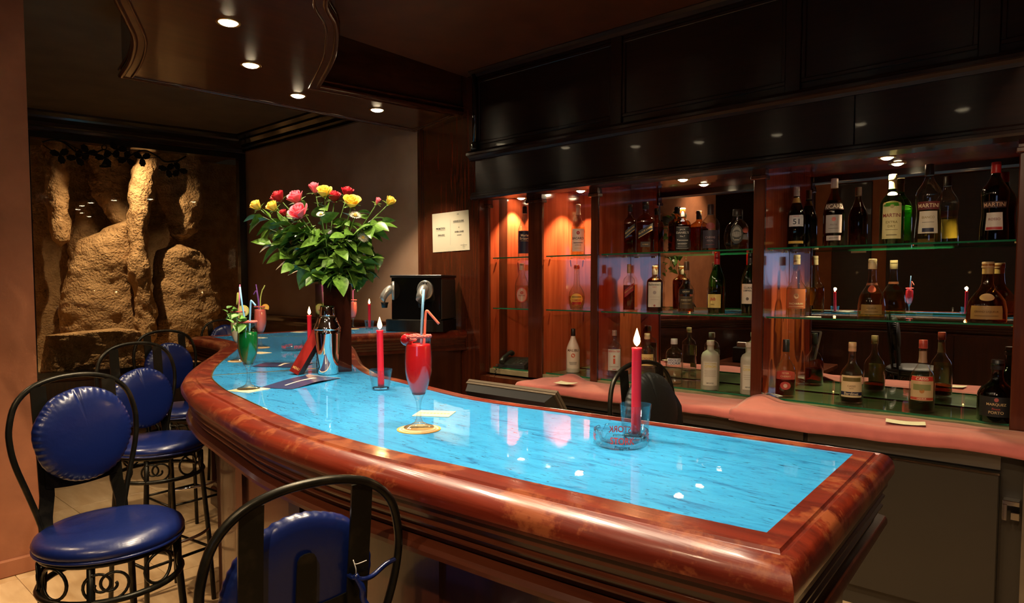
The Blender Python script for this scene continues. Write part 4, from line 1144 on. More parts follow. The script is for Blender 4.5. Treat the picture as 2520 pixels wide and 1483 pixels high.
# leafy sprigs that fill the bouquet
SP = [(640, 530), (655, 560), (668, 600), (690, 545), (700, 625), (715, 575), (735, 560), (720, 650), (750, 610), (745, 655), (775, 560), (780, 625), (790, 590), (800, 655), (820, 560), (830, 610), (835, 655), (850, 580), (860, 640), (875, 600), (890, 560), (895, 640), (905, 600), (925, 550), (930, 625), (940, 545), (910, 665), (765, 672), (830, 678), (705, 590), (845, 545), (880, 665)]
rows_ = ('upper', 'middle', 'lower'); cols_ = ('far left', 'left of centre', 'right of centre', 'far right'); cells = {}
for px, py in SP:
    cells.setdefault((0 if py < 575 else 1 if py < 630 else 2, 0 if px < 712 else 1 if px < 782 else 2 if px < 852 else 3), []).append((px, py))
for (r_, c_), tips in sorted(cells.items()):
    root = VT + V((rb.uniform(-.025, .025), rb.uniform(-.025, .025), -.08))
    t = thing('leaf_sprig', 'leafy green rose sprig at the %s %s of the bouquet' % (rows_[r_], cols_[c_]), 'foliage', tuple(root), 0, 'leafy sprigs in the bouquet')
    for px, py in tips:
        c = bouquet_pt(px, py, rb.uniform(-.06, .12))
        e = c - root; path = catmull([V((0, 0, 0)), V((e.x * .3, e.y * .3, e.z * .6 + .03)), e], 8)
        MB().tube(path, .0016, 5).build('stem', 'stem_green', t)
        for j in range(10):
            s = .42 + .58 * (j + 1) / 10; p = path[int(s * (len(path) - 1))]
            out = V((e.x, e.y, 0)).normalized()
            dd = out * rb.uniform(.1, 1.1) + V((rb.uniform(-1, 1), rb.uniform(-1, 1), rb.uniform(-.9, .3)))
            add_leaf(t, p, dd, rb.uniform(.055, .095), rb.uniform(-.8, .8), j)

# red menu block leaning on the shaker, leaflets
p0 = on_z(733, 923, ZB1)
mn = thing('menu_block', 'dark red drinks menu leaning against the steel shaker', 'menu', (p0.x, p0.y, ZB1 + .0008))
LZ = (cam_right * .44 + V((0, 0, .86)) - cam_back * .26).normalized()
WV = (-cam_right * .86 + V((0, 0, .40)) - cam_back * .55); WV = (WV - LZ * WV.dot(LZ)).normalized()
TV = LZ.cross(WV).normalized()
if TV.dot(cam_back) > 0: TV = -TV
def mblock(w0, w1, l0, l1, t0, t1):
    vs = [WV * a + LZ * b + TV * c for c in (t0, t1) for b in (l0, l1) for a in (w0, w1)]
    return MB().add(vs, [(0, 2, 3, 1), (4, 5, 7, 6), (0, 1, 5, 4), (2, 6, 7, 3), (0, 4, 6, 2), (1, 3, 7, 5)])
fix_normals(mblock(.0008, .047, 0, .228, .0015, .024).build('pages', 'menu_edge', mn))
fix_normals(mblock(0, .048, .0, .230, 0, .0015).build('front_cover', 'menu_red', mn))
fix_normals(mblock(0, .048, .0, .230, .024, .0255).build('back_cover', 'menu_edge', mn))
mb = MB(); 
lettering(mb, 'MENU', .010, lambda u, v: WV * (.024 - u) + LZ * (.020 + v) - TV * .0006, .034)
pass
mb.build('gilt_print', 'gold_ink', mn)
def leaflet(corners, label, lift=.006):
    P = [V(onbar(*c)) for c in corners]; c = sum(P, V()) / 4
    t = thing('leaflet', label, 'leaflet', (c.x, c.y, ZB1 + .001)); N = 8
    for nm, mat, k0, k1, zo in (('sheet', 'leaflet_blue', 0, 1, .0006), ('under_sheet', 'leaflet_white', .01, 1.02, .0)):
        rows = []
        for i in range(N + 1):
            u = i / N; row = []
            for j in range(N + 1):
                v = k0 + (k1 - k0) * j / N
                p = (P[0] * (1 - u) + P[3] * u) * (1 - v) + (P[1] * (1 - u) + P[2] * u) * v - c
                row.append((p.x, p.y, zo + lift * sin(pi * v) ** 2 * (.4 + .6 * u)))
            rows.append(row)
        MB().loft(rows, False).build(nm, mat, t)
    mb = MB(); rows = []
    for i in range(9):
        v = .18 + .62 * i / 8; w = .03 + .10 * max(0, v - .45)
        row = []
        for s in (-1, 1):
            u = .5 + s * w; p = (P[0] * (1 - u) + P[3] * u) * (1 - v) + (P[1] * (1 - u) + P[2] * u) * v - c
            row.append((p.x, p.y, .0014 + lift * sin(pi * v) ** 2 * (.4 + .6 * u)))
        rows.append(row)
    mb.loft(rows, False).build('printed_glass', 'leaflet_white', t)
    return t
leaflet(((640, 954), (757, 922), (837, 931), (718, 958)), 'violet folded leaflet lying in front of the shaker')
leaflet(((620, 902), (655, 892), (772, 893), (742, 905)), 'violet leaflet lying flat left of the red menu', .003)

# ================================================================== coffee machine at the wall end of the bar
cmx = thing('coffee_machine', 'black capsule coffee machine with two silver heads at the wall end of the bar', 'coffee machine', (-3.70, 3.255, ZB1 + .001), radians(25))
MB().box(-.195, .195, -.14, .14, .085, .405, .006).build('body', 'black_gloss', cmx)
MB().box(-.202, .202, -.147, .145, .388, .408, .004).build('top_plate', 'black_plastic', cmx)
MB().box(.180, .198, -.135, .138, .090, .375, .003).build('side_panel', 'dark_grey', cmx)
mb = MB(); N = 20
poly = [(-.24, .12), (-.25, -.12)] + [(-.25 + .40 * i / N, -.12 - .07 * sin(pi * i / N) ** .7) for i in range(1, N)] + [(.15, -.12), (.20, -.12), (.20, .14)]
fix_normals(mb.prism(poly, .0, .082).build('base', 'black_plastic', cmx))
fix_normals(MB().prism([(p[0] * .97 - .003, p[1] * .97) for p in poly[:N + 2]], .082, .086).build('drip_tray', 'dark_grey', cmx))
def head(loc, rz):
    h = bpy.data.objects.new('brew_head', None); COL.objects.link(h); h.parent = cmx; h.location = loc; h.rotation_euler = (0, 0, rz)
    # local: -y is forward
    ring = lambda y, r, n=28: [(r * cos(2 * pi * i / n), y, r * 1.12 * sin(2 * pi * i / n)) for i in range(n)]
    MB().loft([ring(.0, .062), ring(-.010, .062), ring(-.018, .056)], True, True, True).build('disc', 'silver_plastic', h)
    rows = []
    for k, (y, z, r) in enumerate(((-.015, .012, .030), (-.035, .006, .034), (-.060, -.016, .036), (-.078, -.045, .036), (-.086, -.070, .035))):
        a = -.2 - .25 * k
        rows.append([(r * cos(2 * pi * i / 20), y + r * sin(2 * pi * i / 20) * sin(a) * .6, z + r * sin(2 * pi * i / 20) * (1 - .12 * k)) for i in range(20)])
    MB().loft(rows, True, True, True).build('snout', 'silver_plastic', h)
    MB().lathe([(.020, -.125), (.024, -.100), (.030, -.085)], 16, (0, -.070, 0)).build('spout', 'black_plastic', h)
    for s in (-1, 1): MB().sphere((s * .012 + .004, -.019, .046), .006, 8, 6).build('button', 'black_plastic', h)
    MB().box(-.020, .020, -.082, -.070, -.030, -.024).build('slot', 'black_plastic', h)
    return h
head((.075, -.14, .300), 0); head((-.175, -.13, .295), radians(-62))

# notice on the panelled wall
def wall_pt(px, py, o): return on_plane(px, py, (NA.x + NN.x * o, NA.y + NN.y * o, 0), (NN.x, NN.y, 0))
cn = [wall_pt(*q, .003) for q in ((1063.5, 527), (1153, 516), (1156, 614.5), (1065.5, 621))]
c0 = sum(cn, V()) / 4
no = thing('wall_notice_sheet', 'cream two-column bar notice pinned on the dark panelled wall', 'notice', tuple(c0))
ux = ((cn[1] - cn[0]) + (cn[2] - cn[3])); ux.normalize(); nn3 = V((NN.x, NN.y, 0))
mb = MB(); rows = []
for i in range(9):
    u = i / 8; rows.append([(cn[0].lerp(cn[1], u)).lerp(cn[3].lerp(cn[2], u), j / 4) - c0 + nn3 * (.0015 * abs(sin(u * 2 * pi))) for j in range(5)])
o = mb.loft(rows, False, smooth=False).build('sheet', 'paper', no); md = o.modifiers.new('t', 'SOLIDIFY'); md.thickness = .0006; md.offset = 0
Wn = (cn[1] - cn[0]).length; Hn = (cn[3] - cn[0]).length
def npl(uc, vc, dz=.0032): return lambda u, v: (cn[0].lerp(cn[1], uc)).lerp(cn[3].lerp(cn[2], uc), vc) - c0 + ux * u + V((0, 0, 1)) * v + nn3 * dz
for s, h, u, v, w in (('PROMOTION', .016, .245, .40, .135), ('20H00 à 00H00', .011, .26, .565, .11), ('AVIS', .010, .73, .075, .05), ('HORAIRE DU BAR', .013, .74, .25, .15), ('DE', .008, .745, .41, .03), ('10H00 à 01H00', .014, .75, .52, .135), ('DU MATIN', .009, .75, .605, .065)):
    mb = MB(); lettering(mb, s, h, npl(u, v), w); mb.build('printed_line', 'ink', no)
for u, v, w, h in ((.245, .447, .135, .0016), (.26, .60, .11, .0016), (.74, .285, .15, .0016), (.86, .865, .085, .002), (.86, .91, .045, .0012), (.86, .945, .025, .0012), (.515, .52, .0012, .19), (.86, .87, .0014, .03)):
    p = npl(u, v); MB().add([p(-w / 2, -h / 2), p(w / 2, -h / 2), p(w / 2, h / 2), p(-w / 2, h / 2)], [(0, 1, 2, 3)]).build('printed_rule', 'ink', no)

# telephone in the first niche
tp = thing('telephone', 'black desk telephone with keypad in the lowest left niche', 'telephone', (-3.125, 3.64, .8425), radians(18))
rows = []
for y, z in ((-.095, .016), (.10, .058)): rows.append(z)
mb = MB(); mb.add([(-.11, -.095, 0), (.10, -.095, 0), (.10, .10, 0), (-.11, .10, 0), (-.105, -.09, .022), (.095, -.09, .022), (.095, .095, .060), (-.105, .095, .060)], [(3, 2, 1, 0), (4, 5, 6, 7), (0, 1, 5, 4), (1, 2, 6, 5), (2, 3, 7, 6), (3, 0, 4, 7)])
bd = mb.build('base', 'black_plastic', tp)
for i in range(4):
    for j in range(3):
        x = -.005 + j * .028; y = -.06 + i * .030; z = .022 + (y + .09) * .205
        MB().box(x, x + .020, y, y + .016, z, z + .005, .001).build('key', 'dark_grey', bd)
MB().tube(catmull([(-.075, -.10, .040), (-.080, -.07, .062), (-.082, .0, .078), (-.080, .07, .092), (-.075, .10, .082)], 4), [.020, .020, .019, .017, .015, .014, .014, .014, .014, .014, .014, .015, .017, .019, .020, .020, .02], 10).build('handset', 'black_plastic', tp)
pts = []
for i in range(150):
    q = i / 149; a = q * 46 * pi; z = .03 - .26 * sin(min(1, q * 1.15) * pi / 2)
    pts.append((-.10 - .07 * q + .007 * cos(a), -.12 - .06 * min(1, q * 2) + .007 * sin(a), z))
MB().tube(pts, .0022, 4).build('coiled_cord', 'black_plastic', tp)

# till monitor on the work bench (back turned to the guests)
tm = thing('till_monitor', 'black touchscreen till monitor behind the bar, seen from its back', 'monitor', (-1.87, 2.24, .70))
mb = MB(); hw = .255
A = V((0, -.10, .31)); Bm = V((0, .09, .06)); dn = (Bm - A).normalized(); nr = V((0, -dn.z, dn.y)); nr = -V((1, 0, 0)).cross(dn).normalized()
def slab(a, b, h0, h1, t0, t1, shr=0.0):
    vs = []
    for t, k in ((t0, 0), (t1, shr)):
        for s in (a, b):
            base = A + dn * s
            for x in (h0 + k, h1 - k): vs.append(base + nr * t + V((x, 0, 0)))
    return MB().add(vs, [(0, 1, 3, 2), (4, 6, 7, 5), (0, 4, 5, 1), (2, 3, 7, 6), (0, 2, 6, 4), (1, 5, 7, 3)])
fix_normals(slab(0, .31, -hw, hw, 0, .013).build('bezel', 'tan_plastic', tm))
fix_normals(slab(.004, .306, -hw + .004, hw - .004, .013, .016).build('groove', 'black_plastic', tm))
fix_normals(slab(0, .31, -hw, hw, .016, .026).build('back_frame', 'tan_plastic', tm))
fix_normals(slab(.004, .30, -hw + .01, hw - .01, .026, .070, .02).build('back_housing', 'black_plastic', tm))
fix_normals(slab(.012, .298, -hw + .012, hw - .012, -.002, 0).build('screen', 'black_gloss', tm))
MB().box(-.10, .10, -.06, .18, .0, .025, .004).build('stand', 'black_plastic', tm)
MB().tube([(0, .06, .02), (0, .03, .16)], .03, 12).build('neck', 'black_plastic', tm)
pp = thing('receipt_printer', 'black receipt printer with white paper behind the bar near the monitor', 'printer', (-1.68, 2.02, .701))
pp.location = (-2.30, 2.02, .701)
MB().box(-.07, .07, -.09, .09, 0, .13, .008).build('case', 'black_plastic', pp); MB().box(-.04, .04, .02, .06, .13, .17).build('paper_strip', 'paper_white', pp)

# papers and napkin
def sheet(name, label, cx, cy, z, w, h, rz, mat='paper', cat='paper', curl=.0):
    rows = []
    for i in range(7):
        u = i / 6 - .5; rows.append([(w * u, h * (j / 6 - .5), .0008 + curl * (u * u * 2 + (j / 6 - .5) ** 2)) for j in range(7)])
    o = MB().loft(rows, False, smooth=False).build(name, mat); md = o.modifiers.new('t', 'SOLIDIFY'); md.thickness = .0007
    o.location = (cx, cy, z); o.rotation_euler = (0, 0, rz); return tag(o, label, cat, 'loose papers on the back counter')
p = on_z(2228, 1043, .832); sheet('paper_slip', 'cream paper slip on the right pink cloth', p.x, p.y, .834, .15, .085, .18, curl=.01)
p = on_z(1392, 946, .832); sheet('paper_slip', 'cream paper slip on the left pink cloth', p.x, p.y, .837, .12, .09, .1, curl=.01)
p = on_z(1162, 972, .95); 
sheet('paper_slip', 'white paper lying on the lower glass shelf by the tall bottle', on_y(1998, 770, 3.62).x, 3.60, ZS[0] + .001, .10, .07, .3, 'paper_white')
nx = on_y(1905, 965, 3.56).x
na = MB(); rows = []
for i in range(15):
    u = i / 14; rows.append([( -.05 + .085 * u, -.03 + .07 * j / 10, .002 + .028 * max(0, sin(u * pi * .9)) * (1 - .6 * j / 10) * (1 - u * .6)) for j in range(11)])
o = na.loft(rows, False).build('napkin', 'paper_white'); md = o.modifiers.new('t', 'SOLIDIFY'); md.thickness = .0015
o.location = (nx, 3.55, .8425); tag(o, 'crumpled white napkin left of the dark red liqueur bottle', 'napkin')
# papers on the rear wall (seen in the mirror)
for (x, z, w, h, lab) in ((-2.62, 1.85, .21, .30, 'white sheet on the rear wall, seen in the mirror'), (-1.75, 1.80, .21, .15, 'small white card on the rear wall, seen in the mirror')):
    o = MB().box(-w / 2, w / 2, 0, .002, -h / 2, h / 2).build('wall_sheet', 'paper_white'); o.location = (x, -3.168, z); tag(o, lab, 'notice')
# hanging ivy on the pink pier (seen in the mirror of the middle niche)
iv = thing('hanging_ivy', 'green ivy hanging on the pink pier, seen in the middle mirror', 'plant', (-3.88, .42, 2.1))
MB().lathe([(.05, -.05), (.07, 0), (.075, .06), (.065, .06), (.06, .0)], 18).build('pot', 'dark_grey', iv)
MB().box(-.10, -.02, -.01, .01, .0, .02).build('bracket', 'iron', iv)
ri = random.Random(5)
for k in range(90):
    p = V((ri.uniform(-.05, .16), ri.uniform(-.20, .20), ri.uniform(-.62, .14)))
    add_leaf(iv, p, (ri.uniform(0, 1), ri.uniform(-1, 1), ri.uniform(-1, .2)), ri.uniform(.06, .10), ri.uniform(-1, 1), k)
for k in range(6): MB().tube(catmull([(0, 0, .03), (.03 + .02 * k, -.14 + .055 * k, -.1), (.02 + .015 * k, -.17 + .065 * k, -.6)], 4), .003, 5).build('stem', 'stem_green', iv)
# ================================================================== bottles
thin_glass('bottle_clear', (.93, .95, .93), 1.55, .06, refl=.95, edge=(.52, .52, .48))
thin_glass('bottle_green', (.30, .74, .28), 1.55, .06, refl=.95, edge=(.06, .34, .06))
thin_glass('bottle_dkgreen', (.12, .24, .10), 1.55, .06, refl=.95, edge=(.02, .06, .02))
thin_glass('bottle_brown', (.74, .48, .24), 1.55, .06, refl=.95, edge=(.30, .12, .04))
pbr('bottle_white', (.82, .74, .62), .3, coat=.4)
pbr('bottle_frost', (.62, .62, .48), .45, trans=.35, coat=.1)
def liquid(name, tint): return thin_glass(name, tint, 1.1, .0)
liquid('liq_amber', (.74, .36, .09)); liquid('liq_dark', (.36, .12, .04)); liquid('liq_pale', (.85, .80, .50)); liquid('liq_water', (.95, .95, .93)); liquid('liq_red', (.45, .05, .03)); liquid('liq_gold', (.84, .64, .26))
# outlines: (radius / R, height / H)
PR = {
 'std':   [(.90, 0), (1, .012), (1, .56), (.97, .60), (.80, .665), (.48, .73), (.33, .775), (.30, .82), (.295, .93), (.34, .935), (.34, .965), (.30, .97)],
 'slope': [(.90, 0), (1, .012), (1, .50), (.94, .56), (.74, .65), (.48, .74), (.34, .81), (.30, .87), (.29, .94), (.33, .945), (.33, .97), (.30, .975)],
 'round': [(.62, 0), (.74, .01), (.96, .14), (1, .26), (.92, .38), (.66, .47), (.40, .54), (.34, .62), (.32, .78), (.30, .93), (.36, .935), (.36, .965), (.3, .97)],
 'squat': [(.92, 0), (1, .012), (1, .40), (.97, .46), (.82, .54), (.56, .60), (.36, .66), (.30, .74), (.29, .90), (.36, .905), (.36, .94), (.3, .95)],
 'bell':  [(.97, 0), (1, .015), (.99, .22), (.90, .36), (.66, .47), (.42, .55), (.31, .64), (.27, .80), (.27, .93), (.31, .935), (.31, .96), (.27, .97)],
 'shoulder': [(.92, 0), (1, .01), (1, .60), (.99, .645), (.90, .69), (.55, .735), (.36, .76), (.32, .80), (.32, .93), (.37, .935), (.37, .97), (.32, .975)],
 'vodka': [(.93, 0), (1, .012), (1, .64), (.96, .70), (.80, .755), (.50, .79), (.37, .81), (.36, .90), (.40, .905), (.40, .93), (.36, .935)],
 'bulge': [(.92, 0), (1, .012), (1, .42), (.97, .46), (.66, .53), (.50, .57), (.52, .60), (.46, .64), (.36, .70), (.31, .80), (.30, .93), (.34, .935), (.34, .965), (.3, .97)],
 'waist': [(.98, 0), (1, .02), (.98, .18), (.90, .32), (.88, .42), (.97, .56), (.98, .62), (.86, .68), (.56, .75), (.36, .81), (.30, .86), (.29, .94), (.33, .945), (.33, .97), (.3, .975)],
 'disc':  [(.62, 0), (.72, .01), (.94, .16), (1, .32), (.95, .48), (.76, .62), (.46, .70), (.34, .74), (.32, .86), (.38, .865), (.38, .90), (.32, .905)],
}
def bottle(px, ytop, wpx, shelf, Y, label, shape='std', glass='bottle_clear', liq=None, fill=.5, cap=((.05, .05, .05), .12), labels=(), sq=None, flat=1.0, rot=0.0, group=None, neck=None):
    """labels: (z0, z1, half angle, colour, [(text, height, v, colour)], shape)"""
    yb = 700
    X = on_y(px, 700, Y).x; z0 = {0: .8422, 1: ZS[0] + .0002, 2: ZS[1] + .0002}[shelf]
    H = on_y(px, ytop, Y).z - z0
    dep = V((X, Y, z0) - CAM).dot(FW) if False else (V((X, Y, z0)) - CAM).dot(FW)
    R = wpx / FPX * dep / 2 * 1.0
    face = atan2(-Y, -X) + rot
    t = thing('bottle', label, 'bottle', (X, Y, z0), face, group or ('bottles on the upper shelves', 'bottles on the lower shelves', 'bottles on the niche floor')[2 - shelf])
    prof = [(a * R, b * H) for a, b in PR[shape]]
    MB().lathe([(.001, .004 * H)] + prof, 36, sq=sq, ax=(flat, 1)).build('glass_body', glass, t)
    if liq:
        lp = [(a * .955 * R, max(b * H, .006)) for a, b in PR[shape] if b < fill]
        def rad(zz):
            q = PR[shape]
            for (r0, h0), (r1, h1) in zip(q, q[1:]):
                if h0 <= zz <= h1: return (r0 + (r1 - r0) * (zz - h0) / (h1 - h0)) * .955 * R
            return .2 * R
        lp += [(rad(fill), fill * H), (.001, fill * H)]
        MB().lathe([(.001, .006)] + lp, 32, sq=sq, ax=(flat, 1)).build('liquor', liq, t)
    cc, ch = cap; top = PR[shape][-1]; rn = top[0] * R * 1.16
    c0 = (1 - ch) * H
    MB().lathe([(rn * .98, c0), (rn, c0 + .002), (rn * .97, H - .002), (rn * .90, H), (.001, H)], 20, ax=(1, 1)).build('cap', paint(cc, .35), t)
    if neck:
        nc, n0, n1 = neck
        pts = [(PR[shape][0][0], 0)]
        def rr(zz):
            q = PR[shape]
            for (r0, h0), (r1, h1) in zip(q, q[1:]):
                if h0 <= zz <= h1: return (r0 + (r1 - r0) * (zz - h0) / (h1 - h0)) * R + .0006
            return rn
        MB().lathe([(rr(n0 + (n1 - n0) * i / 5), (n0 + (n1 - n0) * i / 5) * H) for i in range(6)], 20, cap0=False, cap1=False).build('neck_foil', paint(nc, .4), t)
    def surf(u, zrel, off):
        """point on the bottle at arc length u from the front and relative height zrel"""
        q = PR[shape]; r = R
        for (r0, h0), (r1, h1) in zip(q, q[1:]):
            if h0 <= zrel <= h1: r = (r0 + (r1 - r0) * (zrel - h0) / (h1 - h0)) * R
        a = u / R
        k = (abs(cos(a)) ** sq + abs(sin(a)) ** sq) ** (-1 / sq) if sq else 1
        return V(((r * k + off) * cos(a) * flat, (r * k + off) * sin(a), zrel * H))
    for (z0r, z1r, half, col, texts, shp) in labels:
        mb = MB(); n = 14; rows = []
        for i in range(n + 1):
            u = (i / n * 2 - 1) * half * R; row = []
            for j in range(7):
                v = j / 6; zc = (z0r + z1r) / 2; hz = (z1r - z0r) / 2
                if shp == 'oval': w = sqrt(max(0, 1 - (i / n * 2 - 1) ** 2)); zz = zc + hz * w * (v * 2 - 1)
                elif shp == 'diag': zz = z0r + (z1r - z0r) * v + .16 * u / (2 * half * R) * 1.0
                elif shp == 'arch': zz = z0r + (z1r - z0r - .035 * (i / n * 2 - 1) ** 2) * v
                else: zz = z0r + (z1r - z0r) * v
                row.append(surf(u, zz, .0007))
            rows.append(row)
        lb = mb.loft(rows, False).build('label', paint(col, .5), t)
        byc = {}
        for s, h, v, c in texts: byc.setdefault(c, []).append((s, h, v))
        for c, L in byc.items():
            m2 = MB()
            for s, h, v in L:
                zc = z0r + (z1r - z0r) * v
                def pl(u, w, zc=zc):
                    sl = .16 * u / (2 * half * R) if shp == 'diag' else 0
                    return surf(u, zc + w / H + sl, .0016)
                if s.startswith('='):            # a printed bar: =w
                    w = float(s[1:]) * half * R
                    m2.loft([[pl(-w + 2 * w * i / 8, -h / 2), pl(-w + 2 * w * i / 8, h / 2)] for i in range(9)], False)
                elif s.startswith('o'):          # a printed roundel: o<r>
                    r_ = float(s[1:]); pts = [pl(r_ * cos(2 * pi * i / 16), r_ * 1.1 * sin(2 * pi * i / 16)) for i in range(16)]
                    m2.add(pts, [tuple(range(16))])
                else: lettering(m2, s, h, pl, half * R * 1.8)
            m2.build('print', paint(c, .45), lb)
    return t
K = (.02, .02, .02); WHT = (.86, .82, .72); CRM = (.85, .72, .45); RED = (.55, .03, .03); GLD = (.75, .50, .16); BLU = (.02, .03, .14); NAVY = (.015, .02, .06)
# --- left niche
bottle(1291, 508, 33, 2, 3.70, 'clear bottle with blue-black label above the telephone, top shelf', 'slope', 'bottle_clear', 'liq_water', .60, ((.03, .025, .02), .14), [(.08, .52, 1.25, (.010, .014, .05), [('Marie', .018, .80, CRM), ('Brizard', .018, .66, CRM), ('=.5', .002, .55, GLD)], '')])
bottle(1284, 648, 34, 1, 3.69, 'clear bottle with red-ringed oval label in the left niche, lower shelf', 'slope', 'bottle_clear', 'liq_water', .5, ((.62, .50, .38), .15), [(.12, .46, .85, (.75, .10, .08), [], 'oval'), (.14, .44, .74, (.80, .66, .52), [('o.011', .01, .66, (.6, .1, .06)), ('PISANG', .010, .45, (.35, .08, .05))], 'oval')])
# --- second niche
bottle(1422, 503, 34, 2, 3.68, 'clear white-rum bottle with a round dark emblem in the second niche', 'slope', 'bottle_clear', 'liq_pale', .55, ((.80, .62, .36), .07), [(.08, .52, 1.0, (.80, .76, .66), [('o.011', .01, .82, (.40, .03, .03)), ('BACARDI', .016, .58, K), ('=.7', .004, .38, K), ('=.5', .0025, .14, GLD), ('SUPERIOR', .007, .28, (.3, .2, .1))], '')], neck=((.80, .70, .50), .80, .93))
bottle(1419, 652, 40, 1, 3.68, 'round-bellied tequila bottle with yellow and red label', 'round', 'bottle_clear', 'liq_pale', .30, ((.45, .06, .05), .08), [(.10, .36, .85, (.85, .55, .10), [('CAMINO', .012, .42, RED), ('=.75', .018, .16, (.5, .03, .04)), ('=.7', .006, .70, (.2, .12, .02))], 'oval')])
bottle(1411, 808, 33, 0, 3.66, 'opaque white coconut-liqueur bottle with black cap in the second niche', 'slope', 'bottle_white', None, .5, ((.015, .012, .012), .17), [(.10, .58, 1.0, (.80, .70, .56), [('MALIBU', .017, .86, (.12, .05, .02)), ('o.013', .02, .62, (.65, .12, .05)), ('=.6', .002, .30, K), ('=.55', .002, .25, K), ('=.5', .002, .20, K)], '')])
# --- middle niche, upper shelf
bottle(1549, 503, 30, 2, 3.72, 'square whisky bottle with slanted black label at the left, half in the dark', 'shoulder', 'bottle_brown', 'liq_amber', .6, ((.02, .02, .02), .14), [(.40, .54, .72, K, [('BLACK LABEL', .010, .6, GLD), ('=.95', .003, .08, GLD)], 'diag')], sq=4)
bottle(1587, 497, 42, 2, 3.68, 'larger square whisky bottle with slanted black label, upper middle shelf', 'shoulder', 'bottle_brown', 'liq_amber', .6, ((.02, .02, .02), .14), [(.36, .50, .75, K, [('BLACK LABEL', .012, .6, GLD), ('=.95', .003, .08, GLD)], 'diag'), (.12, .22, .5, (.05, .03, .02), [('12 YEARS', .006, .5, GLD)], '')], sq=4)
bottle(1678, 512, 38, 2, 3.78, 'square whiskey bottle with ornate black label in the middle niche', 'shoulder', 'bottle_brown', 'liq_dark', .62, ((.70, .68, .62), .20), [(.08, .58, .76, K, [('JACK', .013, .86, WHT), ("DANIEL'S", .013, .73, WHT), ('No.7', .010, .57, WHT), ('Tennessee', .010, .40, WHT), ('WHISKEY', .009, .24, WHT), ('=.9', .0015, .97, WHT), ('=.9', .0015, .04, WHT), ('=.7', .0015, .13, WHT)], '')], sq=4)
bottle(1746, 503, 44, 2, 3.68, 'rounded whisky bottle with dark label right of the square one', 'std', 'bottle_clear', 'liq_amber', .30, ((.06, .03, .025), .22), [(.06, .44, .9, (.05, .04, .06), [('CHIVAS', .012, .60, (.45, .30, .30)), ('REGAL', .009, .42, (.40, .28, .30)), ('=.5', .002, .2, (.35, .1, .1))], ''), (.46, .60, .5, (.30, .05, .05), [], 'oval')])
bottle(1811, 515, 60, 2, 3.70, 'flat round decanter bottle with horseshoe ring label', 'disc', 'bottle_clear', 'liq_amber', .10, ((.03, .025, .02), .16), [(.16, .62, .55, (.05, .05, .04), [], 'oval'), (.20, .58, .38, (.26, .25, .21), [], 'oval'), (.17, .34, .22, (.05, .05, .04), [('CARDENAL', .006, .5, CRM)], 'arch')], flat=.45)
# --- middle niche, lower shelf
bottle(1548, 650, 28, 1, 3.72, 'square whisky bottle with slanted red label in the shaded corner', 'shoulder', 'bottle_clear', 'liq_dark', .55, ((.42, .28, .16), .19), [(.36, .52, .72, (.42, .03, .03), [('RED LABEL', .009, .6, GLD)], 'diag')], sq=4)
bottle(1611, 653, 38, 1, 3.72, 'dark flat-sided whisky bottle with tall white label', 'shoulder', 'bottle_brown', 'liq_dark', .72, ((.80, .68, .50), .20), [(.10, .64, .74, (.80, .74, .64), [("Ballantine's", .013, .90, K), ('FINEST', .006, .80, RED), ('o.010', .01, .58, (.45, .38, .36)), ('=.8', .0012, .40, (.5, .4, .3)), ('o.006', .01, .06, (.40, .10, .08)), ('=.6', .0012, .30, (.4, .3, .25))], '')], sq=3.5, neck=((.80, .75, .62), .68, .72))
bottle(1689, 643, 38, 1, 3.70, 'clear whisky bottle with black neck band and dark label', 'bulge', 'bottle_clear', 'liq_amber', .16, ((.14, .07, .04), .17), [(.36, .46, .95, K, [('GRANT', .009, .5, CRM)], ''), (.08, .32, .9, (.10, .07, .04), [('STAND FAST', .008, .7, CRM), ('=.6', .002, .4, GLD)], '')])
bottle(1764, 621, 40, 1, 3.66, 'tall green whisky bottle with red cap and yellow label', 'slope', 'bottle_green', 'liq_amber', .45, ((.45, .02, .03), .20), [(.10, .32, 1.0, (.80, .62, .20), [('J&B', .022, .62, RED), ('RARE', .007, .25, (.2, .1, .02))], '')], rot=-.5)
bottle(1846, 622, 38, 1, 3.66, 'green bottle with white label beside the post of the middle niche', 'slope', 'bottle_green', 'liq_amber', .30, ((.03, .03, .03), .17), [(.18, .50, 1.1, (.82, .76, .62), [('CLAN', .012, .8, K), ('CAMPBELL', .009, .66, K), ('o.008', .01, .25, (.15, .12, .1))], '')], rot=-.3)
# --- middle niche, floor
bottle(1513, 812, 34, 0, 3.68, 'clear square gin bottle with a red guardsman on its white label', 'shoulder', 'bottle_clear', 'liq_water', .6, ((.50, .32, .26), .12), [(.14, .60, .80, (.66, .62, .56), [('BEEFEATER', .012, .90, RED), ('o.007', .01, .66, (.6, .12, .05)), ('=.18', .034, .44, (.62, .10, .05)), ('LONDON GIN', .006, .18, (.25, .1, .08)), ('=.3', .004, .06, RED)], '')], sq=4)
bottle(1594, 820, 38, 0, 3.62, 'gin bottle with yellow label half behind the nearest candle', 'shoulder', 'bottle_clear', 'liq_water', .6, ((.72, .52, .30), .12), [(.34, .58, .9, (.78, .58, .22), [("GORDON'S", .014, .62, (.30, .04, .03)), ('=.7', .002, .2, RED)], ''), (.06, .16, .8, (.80, .30, .06), [('LONDON', .008, .5, CRM)], '')])
bottle(1661, 833, 40, 0, 3.64, 'clear vodka bottle with blue lettering printed on the glass', 'vodka', 'bottle_clear', 'liq_water', .62, ((.62, .60, .58), .12), [(.44, .58, .86, (.74, .72, .70), [('ABSOLUT', .015, .72, BLU), ('VODKA', .015, .25, BLU)], '')])
